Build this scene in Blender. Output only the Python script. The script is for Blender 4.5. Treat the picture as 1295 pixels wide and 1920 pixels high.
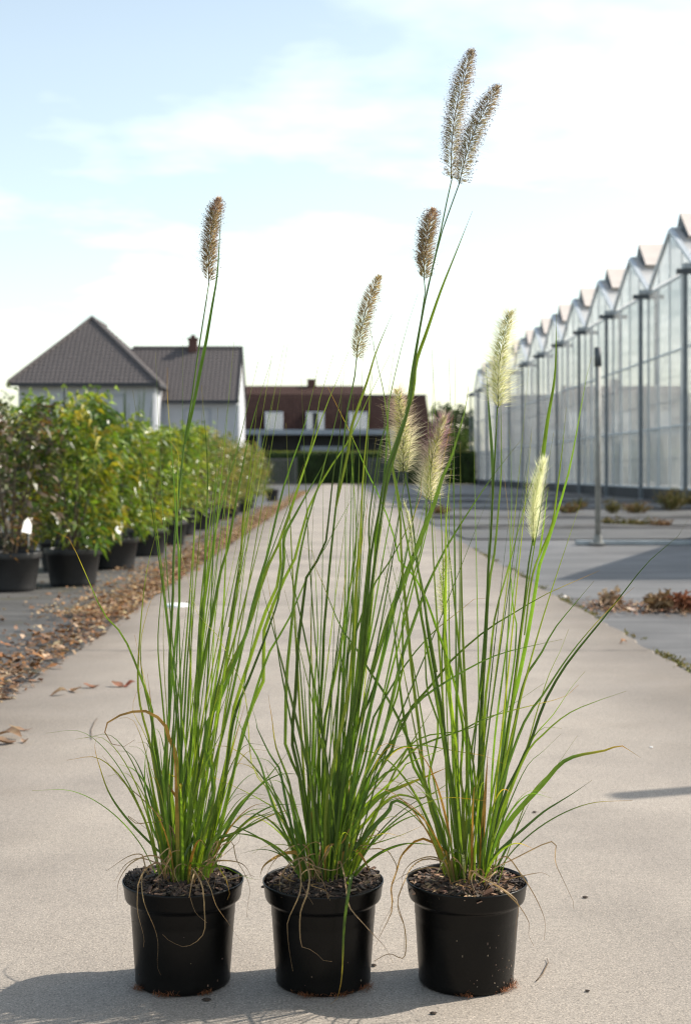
import bpy, math, random
import numpy as np
from mathutils import Vector, Matrix

for o in list(bpy.data.objects):
    bpy.data.objects.remove(o)
scene = bpy.context.scene
R = math.radians

# ------------------------------------------------------------------ camera
FPX, VX, VY, CAMH = 2667.0, 632.0, 886.0, 0.90      # photo pixels: focal length, vanishing point, eye height (m)
cam_d = bpy.data.cameras.new('camera')
cam = bpy.data.objects.new('camera', cam_d)
scene.collection.objects.link(cam)
scene.camera = cam
cam.location = (0, 0, CAMH)
cam.rotation_euler = (R(90), 0, 0)
cam_d.sensor_fit = 'VERTICAL'
cam_d.sensor_height = 36.0
cam_d.sensor_width = 24.3
cam_d.lens = 50.0
cam_d.shift_x = 15.5 / 1920
cam_d.shift_y = -74.0 / 1920
cam_d.clip_start = 0.05
cam_d.clip_end = 3000
cam_d.dof.use_dof = True
cam_d.dof.focus_distance = 2.52
cam_d.dof.aperture_fstop = 7.1

# ------------------------------------------------------------------ light
SUN_EL, SUN_AZ = 40.0, 71.0                          # azimuth from +Y towards +X
sdir = Vector((math.sin(R(SUN_AZ)) * math.cos(R(SUN_EL)), math.cos(R(SUN_AZ)) * math.cos(R(SUN_EL)), math.sin(R(SUN_EL))))
world = bpy.data.worlds.new('World')
scene.world = world
world.use_nodes = True
wn, wl = world.node_tree.nodes, world.node_tree.links
wn.clear()
w_out = wn.new('ShaderNodeOutputWorld')
w_bg = wn.new('ShaderNodeBackground')
w_bg.inputs['Strength'].default_value = 0.135
w_sky = wn.new('ShaderNodeTexSky')
w_sky.sky_type = 'NISHITA'
w_sky.sun_disc = False
w_sky.sun_elevation = R(SUN_EL)
w_sky.sun_rotation = R(SUN_AZ)
w_sky.air_density = 1.0
w_sky.dust_density = 1.3
w_sky.ozone_density = 0.35
w_tc = wn.new('ShaderNodeTexCoord')
w_sep = wn.new('ShaderNodeSeparateXYZ')
w_add = wn.new('ShaderNodeMath'); w_add.operation = 'ADD'; w_add.inputs[1].default_value = 0.12
w_dx = wn.new('ShaderNodeMath'); w_dx.operation = 'DIVIDE'
w_dy = wn.new('ShaderNodeMath'); w_dy.operation = 'DIVIDE'
w_cmb = wn.new('ShaderNodeCombineXYZ')
w_noise = wn.new('ShaderNodeTexNoise')
w_noise.inputs['Scale'].default_value = 1.15
w_noise.inputs['Detail'].default_value = 5
w_noise.inputs['Roughness'].default_value = 0.55
w_map = wn.new('ShaderNodeMapping')
w_map.inputs['Location'].default_value = (1.0, 1.0, 0)
w_ramp = wn.new('ShaderNodeValToRGB')
w_ramp.color_ramp.elements[0].position = 0.48
w_ramp.color_ramp.elements[0].color = (0.26, 0.26, 0.26, 1)
w_ramp.color_ramp.elements[1].position = 0.75
w_ramp.color_ramp.elements[1].color = (0.95, 0.95, 0.95, 1)
w_mix = wn.new('ShaderNodeMixRGB')
w_cl = wn.new('ShaderNodeMixRGB'); w_cl.blend_type = 'ADD'; w_cl.inputs[0].default_value = 1.0
w_cl.inputs['Color2'].default_value = (4.6, 4.2, 3.7, 1)       # thin bright cloud over the sky, in the sky texture's units
w_cl2 = wn.new('ShaderNodeMixRGB'); w_cl2.blend_type = 'MULTIPLY'; w_cl2.inputs[0].default_value = 1.0; w_cl2.inputs['Color2'].default_value = (1.25, 1.2, 1.1, 1)
wl.new(w_sky.outputs[0], w_cl2.inputs[1]); wl.new(w_cl2.outputs[0], w_cl.inputs[1]); wl.new(w_cl.outputs[0], w_mix.inputs[2])
wl.new(w_tc.outputs['Generated'], w_sep.inputs[0])
wl.new(w_sep.outputs['Z'], w_add.inputs[0])
wl.new(w_sep.outputs['X'], w_dx.inputs[0]); wl.new(w_add.outputs[0], w_dx.inputs[1])
wl.new(w_sep.outputs['Y'], w_dy.inputs[0]); wl.new(w_add.outputs[0], w_dy.inputs[1])
wl.new(w_dx.outputs[0], w_cmb.inputs[0]); wl.new(w_dy.outputs[0], w_cmb.inputs[1])
wl.new(w_cmb.outputs[0], w_map.inputs[0]); wl.new(w_map.outputs[0], w_noise.inputs['Vector'])
wl.new(w_noise.outputs['Fac'], w_ramp.inputs[0])
w_ps = wn.new('ShaderNodeMath'); w_ps.operation = 'DIVIDE'; w_ps.inputs[0].default_value = 0.40; w_ps.use_clamp = True   # thin cloud: denser along the low sight lines
wl.new(w_add.outputs[0], w_ps.inputs[1])
w_op = wn.new('ShaderNodeMath'); w_op.operation = 'MULTIPLY'
wl.new(w_ramp.outputs[0], w_op.inputs[0]); wl.new(w_ps.outputs[0], w_op.inputs[1])
wl.new(w_op.outputs[0], w_mix.inputs[0]); w_tint = wn.new('ShaderNodeMixRGB'); w_tint.blend_type = 'MULTIPLY'; w_tint.inputs[0].default_value = 1.0; w_tint.inputs['Color2'].default_value = (1.06, 1.07, 0.95, 1)
wl.new(w_sky.outputs[0], w_tint.inputs[1]); wl.new(w_tint.outputs[0], w_mix.inputs[1])
wl.new(w_mix.outputs[0], w_bg.inputs[0]); wl.new(w_bg.outputs[0], w_out.inputs[0])

sun_d = bpy.data.lights.new('sun', 'SUN')
sun_d.energy = 5.0
sun_d.angle = R(0.53)
sun_d.color = (1.0, 0.93, 0.83)
sun = bpy.data.objects.new('sun', sun_d)
scene.collection.objects.link(sun)
sun.rotation_euler = (-sdir).to_track_quat('-Z', 'Y').to_euler()

vs = scene.view_settings
vs.view_transform = 'Standard'
vs.look = 'None'
vs.exposure = 0.5
vs.gamma = 1.0
vs.use_curve_mapping = False
scene.cycles.max_bounces = 10
scene.cycles.transparent_max_bounces = 32
scene.cycles.use_denoising = True
scene.cycles.filter_width = 1.25
scene.cycles.sample_clamp_indirect = 4.0
scene.cycles.sample_clamp_direct = 12.0

# ------------------------------------------------------------------ helpers
rnd = random.Random(7)
nrs = np.random.RandomState(11)
U = rnd.uniform


def at(px, py, Y):
    """photo pixel seen at distance Y -> point in the place"""
    return Vector(((px - VX) * Y / FPX, Y, CAMH - (py - VY) * Y / FPX))


class MB:
    """collects faces, links them as one mesh object"""
    def __init__(self):
        self.v, self.f, self.c, self.m, self.cur = [], [], [], [], (1, 1, 1)

    def add(self, verts, faces, cols=None, mat=0):
        n = len(self.v)
        self.v.extend([tuple(p) for p in verts])
        self.c.extend(cols if cols is not None else [self.cur] * len(verts))
        self.f.extend([tuple(i + n for i in f) for f in faces])
        self.m.extend([mat] * len(faces))

    def box(self, x0, x1, y0, y1, z0, z1, mat=0):
        self.add([(x0, y0, z0), (x1, y0, z0), (x1, y1, z0), (x0, y1, z0), (x0, y0, z1), (x1, y0, z1), (x1, y1, z1), (x0, y1, z1)],
                 [(0, 3, 2, 1), (4, 5, 6, 7), (0, 1, 5, 4), (1, 2, 6, 5), (2, 3, 7, 6), (3, 0, 4, 7)], None, mat)

    def obox(self, c, ax, ay, az):
        """box with centre c and half axes"""
        c, ax, ay, az = Vector(c), Vector(ax), Vector(ay), Vector(az)
        p = [c + sx * ax + sy * ay + sz * az for sz in (-1, 1) for sx, sy in ((-1, -1), (1, -1), (1, 1), (-1, 1))]
        self.add(p, [(0, 3, 2, 1), (4, 5, 6, 7), (0, 1, 5, 4), (1, 2, 6, 5), (2, 3, 7, 6), (3, 0, 4, 7)])

    def tube(self, pts, rads, seg=6, cols=None, cap=True):
        n = len(pts)
        vs_, fs, cs = [], [], []
        ref = Vector((0.31, 0.87, 0.12))
        for i, p in enumerate(pts):
            t = (Vector(pts[min(i + 1, n - 1)]) - Vector(pts[max(i - 1, 0)])).normalized()
            a = t.cross(ref)
            if a.length < 1e-4:
                a = t.cross(Vector((1, 0, 0)))
            a.normalize(); b = t.cross(a)
            for k in range(seg):
                th = 2 * math.pi * k / seg
                vs_.append(Vector(p) + rads[i] * (math.cos(th) * a + math.sin(th) * b))
                cs.append(cols[i] if cols else self.cur)
        for i in range(n - 1):
            for k in range(seg):
                k2 = (k + 1) % seg
                fs.append((i * seg + k, i * seg + k2, (i + 1) * seg + k2, (i + 1) * seg + k))
        if cap:
            fs.append(tuple(range(seg))[::-1]); fs.append(tuple((n - 1) * seg + k for k in range(seg)))
        self.add(vs_, fs, cs)

    def lathe(self, prof, seg=48, c=(0, 0, 0)):
        vs_, fs = [], []
        for r, z in prof:
            for k in range(seg):
                th = 2 * math.pi * k / seg
                vs_.append((c[0] + r * math.cos(th), c[1] + r * math.sin(th), c[2] + z))
        for i in range(len(prof) - 1):
            for k in range(seg):
                k2 = (k + 1) % seg
                fs.append((i * seg + k, i * seg + k2, (i + 1) * seg + k2, (i + 1) * seg + k))
        self.add(vs_, fs)

    def mesh(self, name, mats, smooth=False):
        me = bpy.data.meshes.new(name)
        me.from_pydata(self.v, [], self.f)
        for m in (mats if isinstance(mats, (list, tuple)) else [mats]):
            me.materials.append(m)
        if any(self.m):
            me.polygons.foreach_set('material_index', self.m)
        ca = me.color_attributes.new('col', 'FLOAT_COLOR', 'POINT')
        arr = np.ones((len(self.v), 4), np.float32)
        arr[:, :3] = np.array(self.c, np.float32).reshape(-1, 3)
        ca.data.foreach_set('color', arr.ravel())
        if smooth:
            me.polygons.foreach_set('use_smooth', [True] * len(me.polygons))
        me.update()
        return me

    def build(self, name, mats, parent=None, smooth=False, loc=None):
        return link(name, self.mesh(name, mats, smooth), parent, loc)


def link(name, me, parent=None, loc=None):
    o = bpy.data.objects.new(name, me)
    scene.collection.objects.link(o)
    if loc is not None:
        o.location = loc
    if parent is not None:
        o.parent = parent
    return o


def thing(name, label, cat, loc=(0, 0, 0), rz=0, group=None):
    o = bpy.data.objects.new(name, None)
    o.empty_display_size = 0.1
    scene.collection.objects.link(o)
    o.location = loc
    o.rotation_euler = (0, 0, rz)
    return tag(o, label, cat, group)


def tag(o, label, cat, group=None):
    o['label'] = label; o['category'] = cat
    if group:
        o['group'] = group
    return o


def kind(o, k):
    o['kind'] = k
    return o


def local(mb, base):
    """shift a collector's points so that base is its origin"""
    b = tuple(base)
    mb.v = [(x - b[0], y - b[1], z - b[2]) for x, y, z in mb.v]
    return mb


# ------------------------------------------------------------------ materials
def new_mat(name):
    m = bpy.data.materials.new(name)
    m.use_nodes = True
    return m, m.node_tree.nodes, m.node_tree.links, m.node_tree.nodes['Principled BSDF']


def ramp(n, stops):
    r = n.new('ShaderNodeValToRGB')
    e = r.color_ramp.elements
    while len(e) < len(stops):
        e.new(0.5)
    for i, (p, c) in enumerate(stops):
        e[i].position = p
        e[i].color = (*c, 1) if len(c) == 3 else c
    return r


def noise(n, l, scale, detail=4, rough=0.55, vec=None):
    t = n.new('ShaderNodeTexNoise')
    t.inputs['Scale'].default_value = scale
    t.inputs['Detail'].default_value = detail
    t.inputs['Roughness'].default_value = rough
    if vec is not None:
        l.new(vec, t.inputs['Vector'])
    return t


def mixc(n, l, mode, fac, a, b):
    m = n.new('ShaderNodeMixRGB'); m.blend_type = mode
    for i, s in enumerate((fac, a, b)):
        if hasattr(s, 'is_output') or hasattr(s, 'links'):
            l.new(s, m.inputs[i])
        elif isinstance(s, (int, float)):
            m.inputs[i].default_value = s
        else:
            m.inputs[i].default_value = (*s, 1)
    return m.outputs[0]


def simple(name, col, rough=0.7, var=0.15, scale=8.0, metal=0.0, bump=0.0, bscale=60.0, spec=0.5, attr=False):
    """plain paint/plastic/metal with procedural unevenness"""
    m, n, l, b = new_mat(name)
    tc = n.new('ShaderNodeTexCoord')
    ns = noise(n, l, scale, 5, 0.6, tc.outputs['Object'])
    lo = tuple(max(0, c * (1 - var)) for c in col); hi = tuple(c * (1 + var) for c in col)
    rp = ramp(n, [(0.3, lo), (0.7, hi)])
    l.new(ns.outputs['Fac'], rp.inputs[0])
    out = rp.outputs[0]
    if attr:
        a = n.new('ShaderNodeAttribute'); a.attribute_name = 'col'
        out = mixc(n, l, 'MULTIPLY', 1.0, out, a.outputs['Color'])
    l.new(out, b.inputs['Base Color'])
    b.inputs['Roughness'].default_value = rough
    b.inputs['Metallic'].default_value = metal
    b.inputs['Specular IOR Level'].default_value = spec
    if bump:
        nb = noise(n, l, bscale, 6, 0.6, tc.outputs['Object'])
        bp = n.new('ShaderNodeBump'); bp.inputs['Strength'].default_value = bump; bp.inputs['Distance'].default_value = 0.01
        l.new(nb.outputs['Fac'], bp.inputs['Height']); l.new(bp.outputs[0], b.inputs['Normal'])
    return m


def foliage_mat(name, trans=0.45, rough=0.45, spec=0.35, tint=(1.15, 1.25, 0.6), var=0.25, vscale=14.0):
    """leaf: colour from the 'col' attribute, light passes through"""
    m, n, l, b = new_mat(name)
    a = n.new('ShaderNodeAttribute'); a.attribute_name = 'col'
    tc = n.new('ShaderNodeTexCoord')
    ns = noise(n, l, vscale, 3, 0.6, tc.outputs['Object'])
    rp = ramp(n, [(0.3, (1 - var,) * 3), (0.7, (1 + var,) * 3)])
    l.new(ns.outputs['Fac'], rp.inputs[0])
    c = mixc(n, l, 'MULTIPLY', 1.0, a.outputs['Color'], rp.outputs[0])
    l.new(c, b.inputs['Base Color'])
    b.inputs['Roughness'].default_value = rough
    b.inputs['Specular IOR Level'].default_value = spec
    t = n.new('ShaderNodeBsdfTranslucent')
    l.new(mixc(n, l, 'MULTIPLY', 1.0, c, tint), t.inputs['Color'])
    mx = n.new('ShaderNodeMixShader'); mx.inputs[0].default_value = trans
    l.new(b.outputs[0], mx.inputs[1]); l.new(t.outputs[0], mx.inputs[2])
    l.new(mx.outputs[0], n['Material Output'].inputs['Surface'])
    return m


def concrete_mat():
    m, n, l, b = new_mat('concrete')
    tc = n.new('ShaderNodeTexCoord'); v = tc.outputs['Object']
    base = ramp(n, [(0.30, (0.285, 0.250, 0.212)), (0.70, (0.372, 0.326, 0.277))])
    l.new(noise(n, l, 1.3, 6, 0.6, v).outputs['Fac'], base.inputs[0])
    mp = n.new('ShaderNodeMapping'); mp.inputs['Scale'].default_value = (0.8, 0.9, 1); l.new(v, mp.inputs[0])
    st = ramp(n, [(0.40, (0.74, 0.74, 0.74)), (0.60, (1, 1, 1))])
    l.new(noise(n, l, 1.6, 7, 0.68, mp.outputs[0]).outputs['Fac'], st.inputs[0])
    c = mixc(n, l, 'MULTIPLY', 0.45, base.outputs[0], st.outputs[0])
    g = ramp(n, [(0.34, (0.16, 0.15, 0.15)), (0.46, (0.90, 0.90, 0.90)), (0.56, (1.02, 1.02, 1.02)), (0.66, (2.1, 2.0, 1.9))])
    l.new(noise(n, l, 240, 4, 0.8, v).outputs['Fac'], g.inputs[0])
    c = mixc(n, l, 'MULTIPLY', 0.85, c, g.outputs[0])
    g2 = ramp(n, [(0.30, (0.72, 0.72, 0.72)), (0.50, (1, 1, 1)), (0.7, (1.15, 1.15, 1.15))])
    l.new(noise(n, l, 70, 4, 0.7, v).outputs['Fac'], g2.inputs[0])
    c = mixc(n, l, 'MULTIPLY', 0.8, c, g2.outputs[0])
    vo = n.new('ShaderNodeTexVoronoi'); vo.inputs['Scale'].default_value = 26; l.new(v, vo.inputs['Vector'])
    sp = ramp(n, [(0.02, (0.4, 0.4, 0.4)), (0.055, (1, 1, 1))]); l.new(vo.outputs['Distance'], sp.inputs[0])
    c = mixc(n, l, 'MULTIPLY', 0.7, c, sp.outputs[0])
    # dirt washed towards both edges, and broad worn patches
    sx = n.new('ShaderNodeSeparateXYZ'); l.new(v, sx.inputs[0])
    cx = n.new('ShaderNodeMath'); cx.operation = 'SUBTRACT'; cx.inputs[1].default_value = 0.13; l.new(sx.outputs['X'], cx.inputs[0])
    ax = n.new('ShaderNodeMath'); ax.operation = 'ABSOLUTE'; l.new(cx.outputs[0], ax.inputs[0])
    nz = noise(n, l, 2.2, 6, 0.65, v)
    sm = n.new('ShaderNodeMath'); sm.operation = 'MULTIPLY_ADD'; sm.inputs[1].default_value = 0.9; l.new(nz.outputs['Fac'], sm.inputs[0]); l.new(ax.outputs[0], sm.inputs[2])
    er = ramp(n, [(0.70, (1, 1, 1)), (1.0, (0.60, 0.58, 0.56))])
    dv = n.new('ShaderNodeMath'); dv.operation = 'MULTIPLY'; dv.inputs[1].default_value = 0.52; l.new(sm.outputs[0], dv.inputs[0])
    l.new(dv.outputs[0], er.inputs[0])
    c = mixc(n, l, 'MULTIPLY', 1.0, c, er.outputs[0])
    wp = ramp(n, [(0.36, (0.80, 0.80, 0.81)), (0.52, (1, 1, 1)), (0.68, (1.08, 1.07, 1.06))])
    l.new(noise(n, l, 0.55, 8, 0.7, v).outputs['Fac'], wp.inputs[0])
    c = mixc(n, l, 'MULTIPLY', 1.0, c, wp.outputs[0])
    l.new(c, b.inputs['Base Color'])
    b.inputs['Roughness'].default_value = 0.72
    b.inputs['Specular IOR Level'].default_value = 0.4
    bp = n.new('ShaderNodeBump'); bp.inputs['Strength'].default_value = 0.55; bp.inputs['Distance'].default_value = 0.002
    l.new(noise(n, l, 300, 4, 0.7, v).outputs['Fac'], bp.inputs['Height'])
    l.new(bp.outputs[0], b.inputs['Normal'])
    return m


def cloth_mat(name, lo, hi, moss=0.0):
    """woven ground cover, dusty"""
    m, n, l, b = new_mat(name)
    tc = n.new('ShaderNodeTexCoord'); v = tc.outputs['Object']
    base = ramp(n, [(0.32, lo), (0.68, hi)])
    l.new(noise(n, l, 0.8, 7, 0.62, v).outputs['Fac'], base.inputs[0])
    mp = n.new('ShaderNodeMapping'); mp.inputs['Scale'].default_value = (0.5, 3.2, 1); l.new(v, mp.inputs[0])
    st = ramp(n, [(0.38, (0.62, 0.62, 0.62)), (0.55, (1, 1, 1)), (0.75, (1.2, 1.2, 1.2))])
    l.new(noise(n, l, 1.1, 6, 0.6, mp.outputs[0]).outputs['Fac'], st.inputs[0])
    c = mixc(n, l, 'MULTIPLY', 0.8, base.outputs[0], st.outputs[0])
    if moss:
        mr = ramp(n, [(0.58, (0, 0, 0)), (0.72, (moss, moss, moss))])
        l.new(noise(n, l, 1.7, 6, 0.65, v).outputs['Fac'], mr.inputs[0])
        c = mixc(n, l, 'MIX', mr.outputs[0], c, (0.12, 0.115, 0.03))
    w1 = n.new('ShaderNodeTexWave'); w1.inputs['Scale'].default_value = 90; l.new(v, w1.inputs['Vector'])
    c = mixc(n, l, 'MULTIPLY', 0.12, c, w1.outputs['Color'])
    l.new(c, b.inputs['Base Color'])
    b.inputs['Roughness'].default_value = 0.62
    b.inputs['Specular IOR Level'].default_value = 0.25
    bp = n.new('ShaderNodeBump'); bp.inputs['Strength'].default_value = 0.35; bp.inputs['Distance'].default_value = 0.01
    l.new(noise(n, l, 14, 5, 0.6, v).outputs['Fac'], bp.inputs['Height']); l.new(bp.outputs[0], b.inputs['Normal'])
    return m


def glass_mat(name, dirt=0.10, tint=(0.96, 0.97, 0.97), refl=1.0, chalk=0.0):
    """thin pane: clear, mirrors at grazing angles, a dusty film"""
    m, n, l, b = new_mat(name)
    n.remove(b)
    tr = n.new('ShaderNodeBsdfTransparent'); tr.inputs[0].default_value = (*tint, 1)
    gl = n.new('ShaderNodeBsdfGlossy'); gl.inputs['Roughness'].default_value = 0.03
    gl.inputs['Color'].default_value = (refl, refl, refl, 1)
    fr = n.new('ShaderNodeFresnel'); fr.inputs['IOR'].default_value = 1.5
    geo = n.new('ShaderNodeNewGeometry')
    vm = n.new('ShaderNodeVectorMath'); vm.operation = 'DOT_PRODUCT'
    l.new(geo.outputs['Normal'], vm.inputs[0]); l.new(geo.outputs['Incoming'], vm.inputs[1])
    ab = n.new('ShaderNodeMath'); ab.operation = 'ABSOLUTE'; l.new(vm.outputs['Value'], ab.inputs[0])
    om = n.new('ShaderNodeMath'); om.operation = 'SUBTRACT'; om.inputs[0].default_value = 1.0; l.new(ab.outputs[0], om.inputs[1])
    pw = n.new('ShaderNodeMath'); pw.operation = 'POWER'; pw.inputs[1].default_value = 3.2; l.new(om.outputs[0], pw.inputs[0])
    ml = n.new('ShaderNodeMath'); ml.operation = 'MULTIPLY_ADD'; ml.inputs[1].default_value = 0.9; ml.inputs[2].default_value = 0.07
    l.new(pw.outputs[0], ml.inputs[0])
    n.remove(fr)
    m1 = n.new('ShaderNodeMixShader'); l.new(ml.outputs[0], m1.inputs[0]); l.new(tr.outputs[0], m1.inputs[1]); l.new(gl.outputs[0], m1.inputs[2])
    df = n.new('ShaderNodeBsdfDiffuse'); df.inputs[0].default_value = (0.86, 0.86, 0.85, 1)
    tl = n.new('ShaderNodeBsdfTranslucent'); tl.inputs[0].default_value = (0.86, 0.86, 0.85, 1)
    m0 = n.new('ShaderNodeMixShader'); m0.inputs[0].default_value = 0.5; l.new(df.outputs[0], m0.inputs[1]); l.new(tl.outputs[0], m0.inputs[2])
    tc = n.new('ShaderNodeTexCoord')
    rp = ramp(n, [(0.3, (max(0, dirt - 0.08),) * 3), (0.7, (dirt + 0.08,) * 3)])
    l.new(noise(n, l, 1.2, 5, 0.6, tc.outputs['Object']).outputs['Fac'], rp.inputs[0])
    m2 = n.new('ShaderNodeMixShader'); l.new(rp.outputs[0], m2.inputs[0]); l.new(m1.outputs[0], m2.inputs[1]); l.new(m0.outputs[0], m2.inputs[2])
    l.new(m2.outputs[0], n['Material Output'].inputs['Surface'])
    return m


M = {}
M['concrete'] = concrete_mat()
M['cloth_left'] = cloth_mat('ground_cloth_dark', (0.075, 0.073, 0.070), (0.13, 0.127, 0.122), 0.6)
M['cloth_right'] = cloth_mat('ground_cloth_grey', (0.112, 0.109, 0.107), (0.178, 0.174, 0.171), 0.0)
M['soil_ground'] = simple('field_soil', (0.13, 0.12, 0.08), 0.95, 0.35, 0.4)
M['pot'] = simple('black_pot_plastic', (0.0030, 0.0028, 0.0026), 0.30, 0.35, 25, 0, 0.05, 90, 0.22)
M['tub'] = simple('black_tub_plastic', (0.018, 0.018, 0.019), 0.5, 0.3, 6)
M['peat'] = simple('peat', (0.045, 0.031, 0.022), 0.95, 0.5, 60, 0, 0.6, 160)
M['chips'] = simple('bark', (1, 1, 1), 0.75, 0.3, 90, attr=True)
M['grass'] = foliage_mat('grass_leaf', 0.48, 0.36, 0.45, (1.55, 1.55, 0.5), 0.22, 30)
M['dry'] = foliage_mat('dry_leaf', 0.25, 0.55, 0.4, (1.1, 1.0, 0.8), 0.3, 60)
M['bristle'] = foliage_mat('seed_head_bristle', 0.62, 0.5, 0.3, (1.2, 1.15, 0.95), 0.1, 30)
M['shrub'] = foliage_mat('shrub_leaf', 0.32, 0.34, 0.55, (1.3, 1.35, 0.5), 0.25, 5)
M['tree'] = foliage_mat('tree_leaf', 0.3, 0.6, 0.3, (1.2, 1.3, 0.6), 0.3, 1.5)
M['litter'] = foliage_mat('fallen_leaf', 0.12, 0.7, 0.3, (1.1, 0.9, 0.6), 0.3, 20)
M['bark'] = simple('stem_bark', (0.10, 0.075, 0.05), 0.9, 0.35, 20, bump=0.3)
M['render'] = simple('grey_render', (0.44, 0.455, 0.48), 0.9, 0.05, 1.2)
M['white'] = simple('white_paint', (0.74, 0.75, 0.76), 0.6, 0.06, 2)
M['rooftile'] = simple('roof_tile', (0.105, 0.092, 0.090), 0.6, 0.22, 6)
M['fascia'] = simple('dark_fascia', (0.035, 0.037, 0.042), 0.6, 0.2, 4)
M['redtile'] = simple('brown_roof_tile', (0.066, 0.037, 0.031), 0.9, 0.25, 4, spec=0.15)
M['brick'] = simple('chimney_brick', (0.10, 0.05, 0.04), 0.9, 0.3, 9)
M['curtain'] = simple('cream_curtain', (0.78, 0.73, 0.66), 0.9, 0.1, 3)
M['black'] = simple('black_panel', (0.012, 0.013, 0.016), 0.5, 0.2, 3)
M['greyblue'] = simple('zinc_trim', (0.30, 0.34, 0.39), 0.5, 0.1, 3)
M['upright'] = simple('painted_upright', (0.17, 0.19, 0.21), 0.55, 0.2, 5, 0.1)
M['galv'] = simple('galvanised_steel', (0.36, 0.39, 0.41), 0.5, 0.2, 5, 0.35)
M['alu'] = simple('greenhouse_aluminium', (0.56, 0.60, 0.63), 0.5, 0.1, 5, 0.2)
M['darksteel'] = simple('dark_steel', (0.09, 0.10, 0.11), 0.6, 0.2, 5, 0.2)
M['foot'] = simple('foundation_concrete', (0.05, 0.05, 0.052), 0.9, 0.25, 3)
M['glass'] = glass_mat('greenhouse_glass', 0.40)
M['roofglass'] = glass_mat('chalked_roof_glass', 0.72, (0.9, 0.92, 0.92), 0.6)
M['vent'] = simple('vent_sheet', (0.66, 0.58, 0.52), 0.6, 0.08, 2)
M['mint'] = simple('mint_curtain', (0.60, 0.70, 0.66), 0.7, 0.06, 2)
M['post'] = simple('weathered_post', (0.28, 0.28, 0.26), 0.65, 0.25, 9, 0.2)
M['stone'] = simple('pebble', (0.2, 0.18, 0.16), 0.9, 0.3, 40)
M['paper'] = simple('label_card', (0.85, 0.85, 0.82), 0.6, 0.03, 5)
M['orange'] = simple('orange_print', (0.75, 0.35, 0.05), 0.6, 0.1, 5)
M['slat'] = simple('dark_slat', (0.12, 0.125, 0.12), 0.8, 0.2, 5)
M['moss'] = simple('moss', (1, 1, 1), 0.95, 0.3, 30, attr=True)


def jit(c, s):
    k = 1 + U(-s, s)
    return tuple(max(0.001, x * k * (1 + U(-s, s) * 0.3)) for x in c)


def lerp3(a, b, t):
    return tuple(a[i] + (b[i] - a[i]) * t for i in range(3))

# ------------------------------------------------------------------ ground
def sheet(name, x0, x1, y0, y1, nx, ny, z, mat, amp=0.0, edge=0.0, fs=1.0):
    mb = MB()
    ph = [(U(0.3, 2.2) * fs, U(0.3, 2.2) * fs, U(0, 6), U(0.4, 1)) for _ in range(9)]
    for j in range(ny + 1):
        y = y0 + (y1 - y0) * (j / ny) ** 1.6
        el = edge * (math.sin(y * 1.7) * 0.5 + math.sin(y * 4.3 + 1) * 0.3 + math.sin(y * 11 + 2) * 0.2)
        er = edge * (math.sin(y * 1.3 + 2) * 0.5 + math.sin(y * 3.9) * 0.3 + math.sin(y * 12.1) * 0.2)
        for i in range(nx + 1):
            x = x0 + el + (x1 + er - x0 - el) * i / nx
            h = sum(a * math.sin(x * fx + p) * math.sin(y * fy + p * 2) for fx, fy, p, a in ph) / 5 * amp
            mb.v.append((x, y, z + h)); mb.c.append((1, 1, 1))
    for j in range(ny):
        for i in range(nx):
            a = j * (nx + 1) + i
            mb.f.append((a, a + 1, a + nx + 2, a + nx + 1)); mb.m.append(0)
    return kind(mb.build(name, mat, None, True), 'structure')


g = MB(); g.add([(-1500, -300, -0.06), (1500, -300, -0.06), (1500, 2500, -0.06), (-1500, 2500, -0.06)], [(0, 1, 2, 3)])
kind(g.build('ground', M['soil_ground']), 'structure')
sheet('planting_bed', -16, -1.30, -6, 109, 60, 220, -0.022, M['cloth_left'], 0.008, 0.0, 1.4)
sheet('planting_bed', 1.56, 10.6, -6, 109, 60, 220, -0.022, M['cloth_right'], 0.010, 0.0, 1.4)
# concrete road: one slab strip with a shallow broken edge
mb = MB()
ny = 700
for j in range(ny + 1):
    y = -6 + 116 * (j / ny) ** 1.7
    s = -0.0008 * max(0, y - 30)
    el = 0.022 * (math.sin(y * 1.9) * 0.5 + math.sin(y * 5.3 + 1) * 0.4 + math.sin(y * 13 + 2) * 0.35 + math.sin(y * 31) * 0.2)
    er = 0.024 * (math.sin(y * 1.4 + 2) * 0.5 + math.sin(y * 4.9) * 0.4 + math.sin(y * 14.1) * 0.35 + math.sin(y * 29) * 0.2)
    xl, xr = -1.335 + el + s, 1.60 + er + s
    for x, z in ((xl - 0.01, -0.06), (xl, -0.006), (xl + 0.012, 0.0), (xr - 0.012, 0.0), (xr, -0.006), (xr + 0.01, -0.06)):
        mb.v.append((x, y, z)); mb.c.append((1, 1, 1))
for j in range(ny):
    for i in range(5):
        a = j * 6 + i
        mb.f.append((a, a + 1, a + 7, a + 6)); mb.m.append(0)
road = kind(mb.build('road', M['concrete']), 'structure')
for y in (7.19, 9.68, 21.8, 33.0):                  # sealed joints between the cast lengths
    mb = MB(); n = 60
    for i in range(n + 1):
        x = -1.30 + 2.86 * i / n; yy = y + 0.006 * math.sin(i * 0.9) + 0.004 * math.sin(i * 2.7)
        hw = 0.0025 * (1 + 0.5 * math.sin(i * 1.7)) * (1 + y / 14)
        mb.v += [(x, yy - hw, 0.0012), (x, yy + hw, 0.0012)]; mb.c += [(1, 1, 1)] * 2
    for i in range(n):
        mb.f.append((i * 2, i * 2 + 2, i * 2 + 3, i * 2 + 1)); mb.m.append(0)
    mb.build('joint', M['foot'], road)

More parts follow.
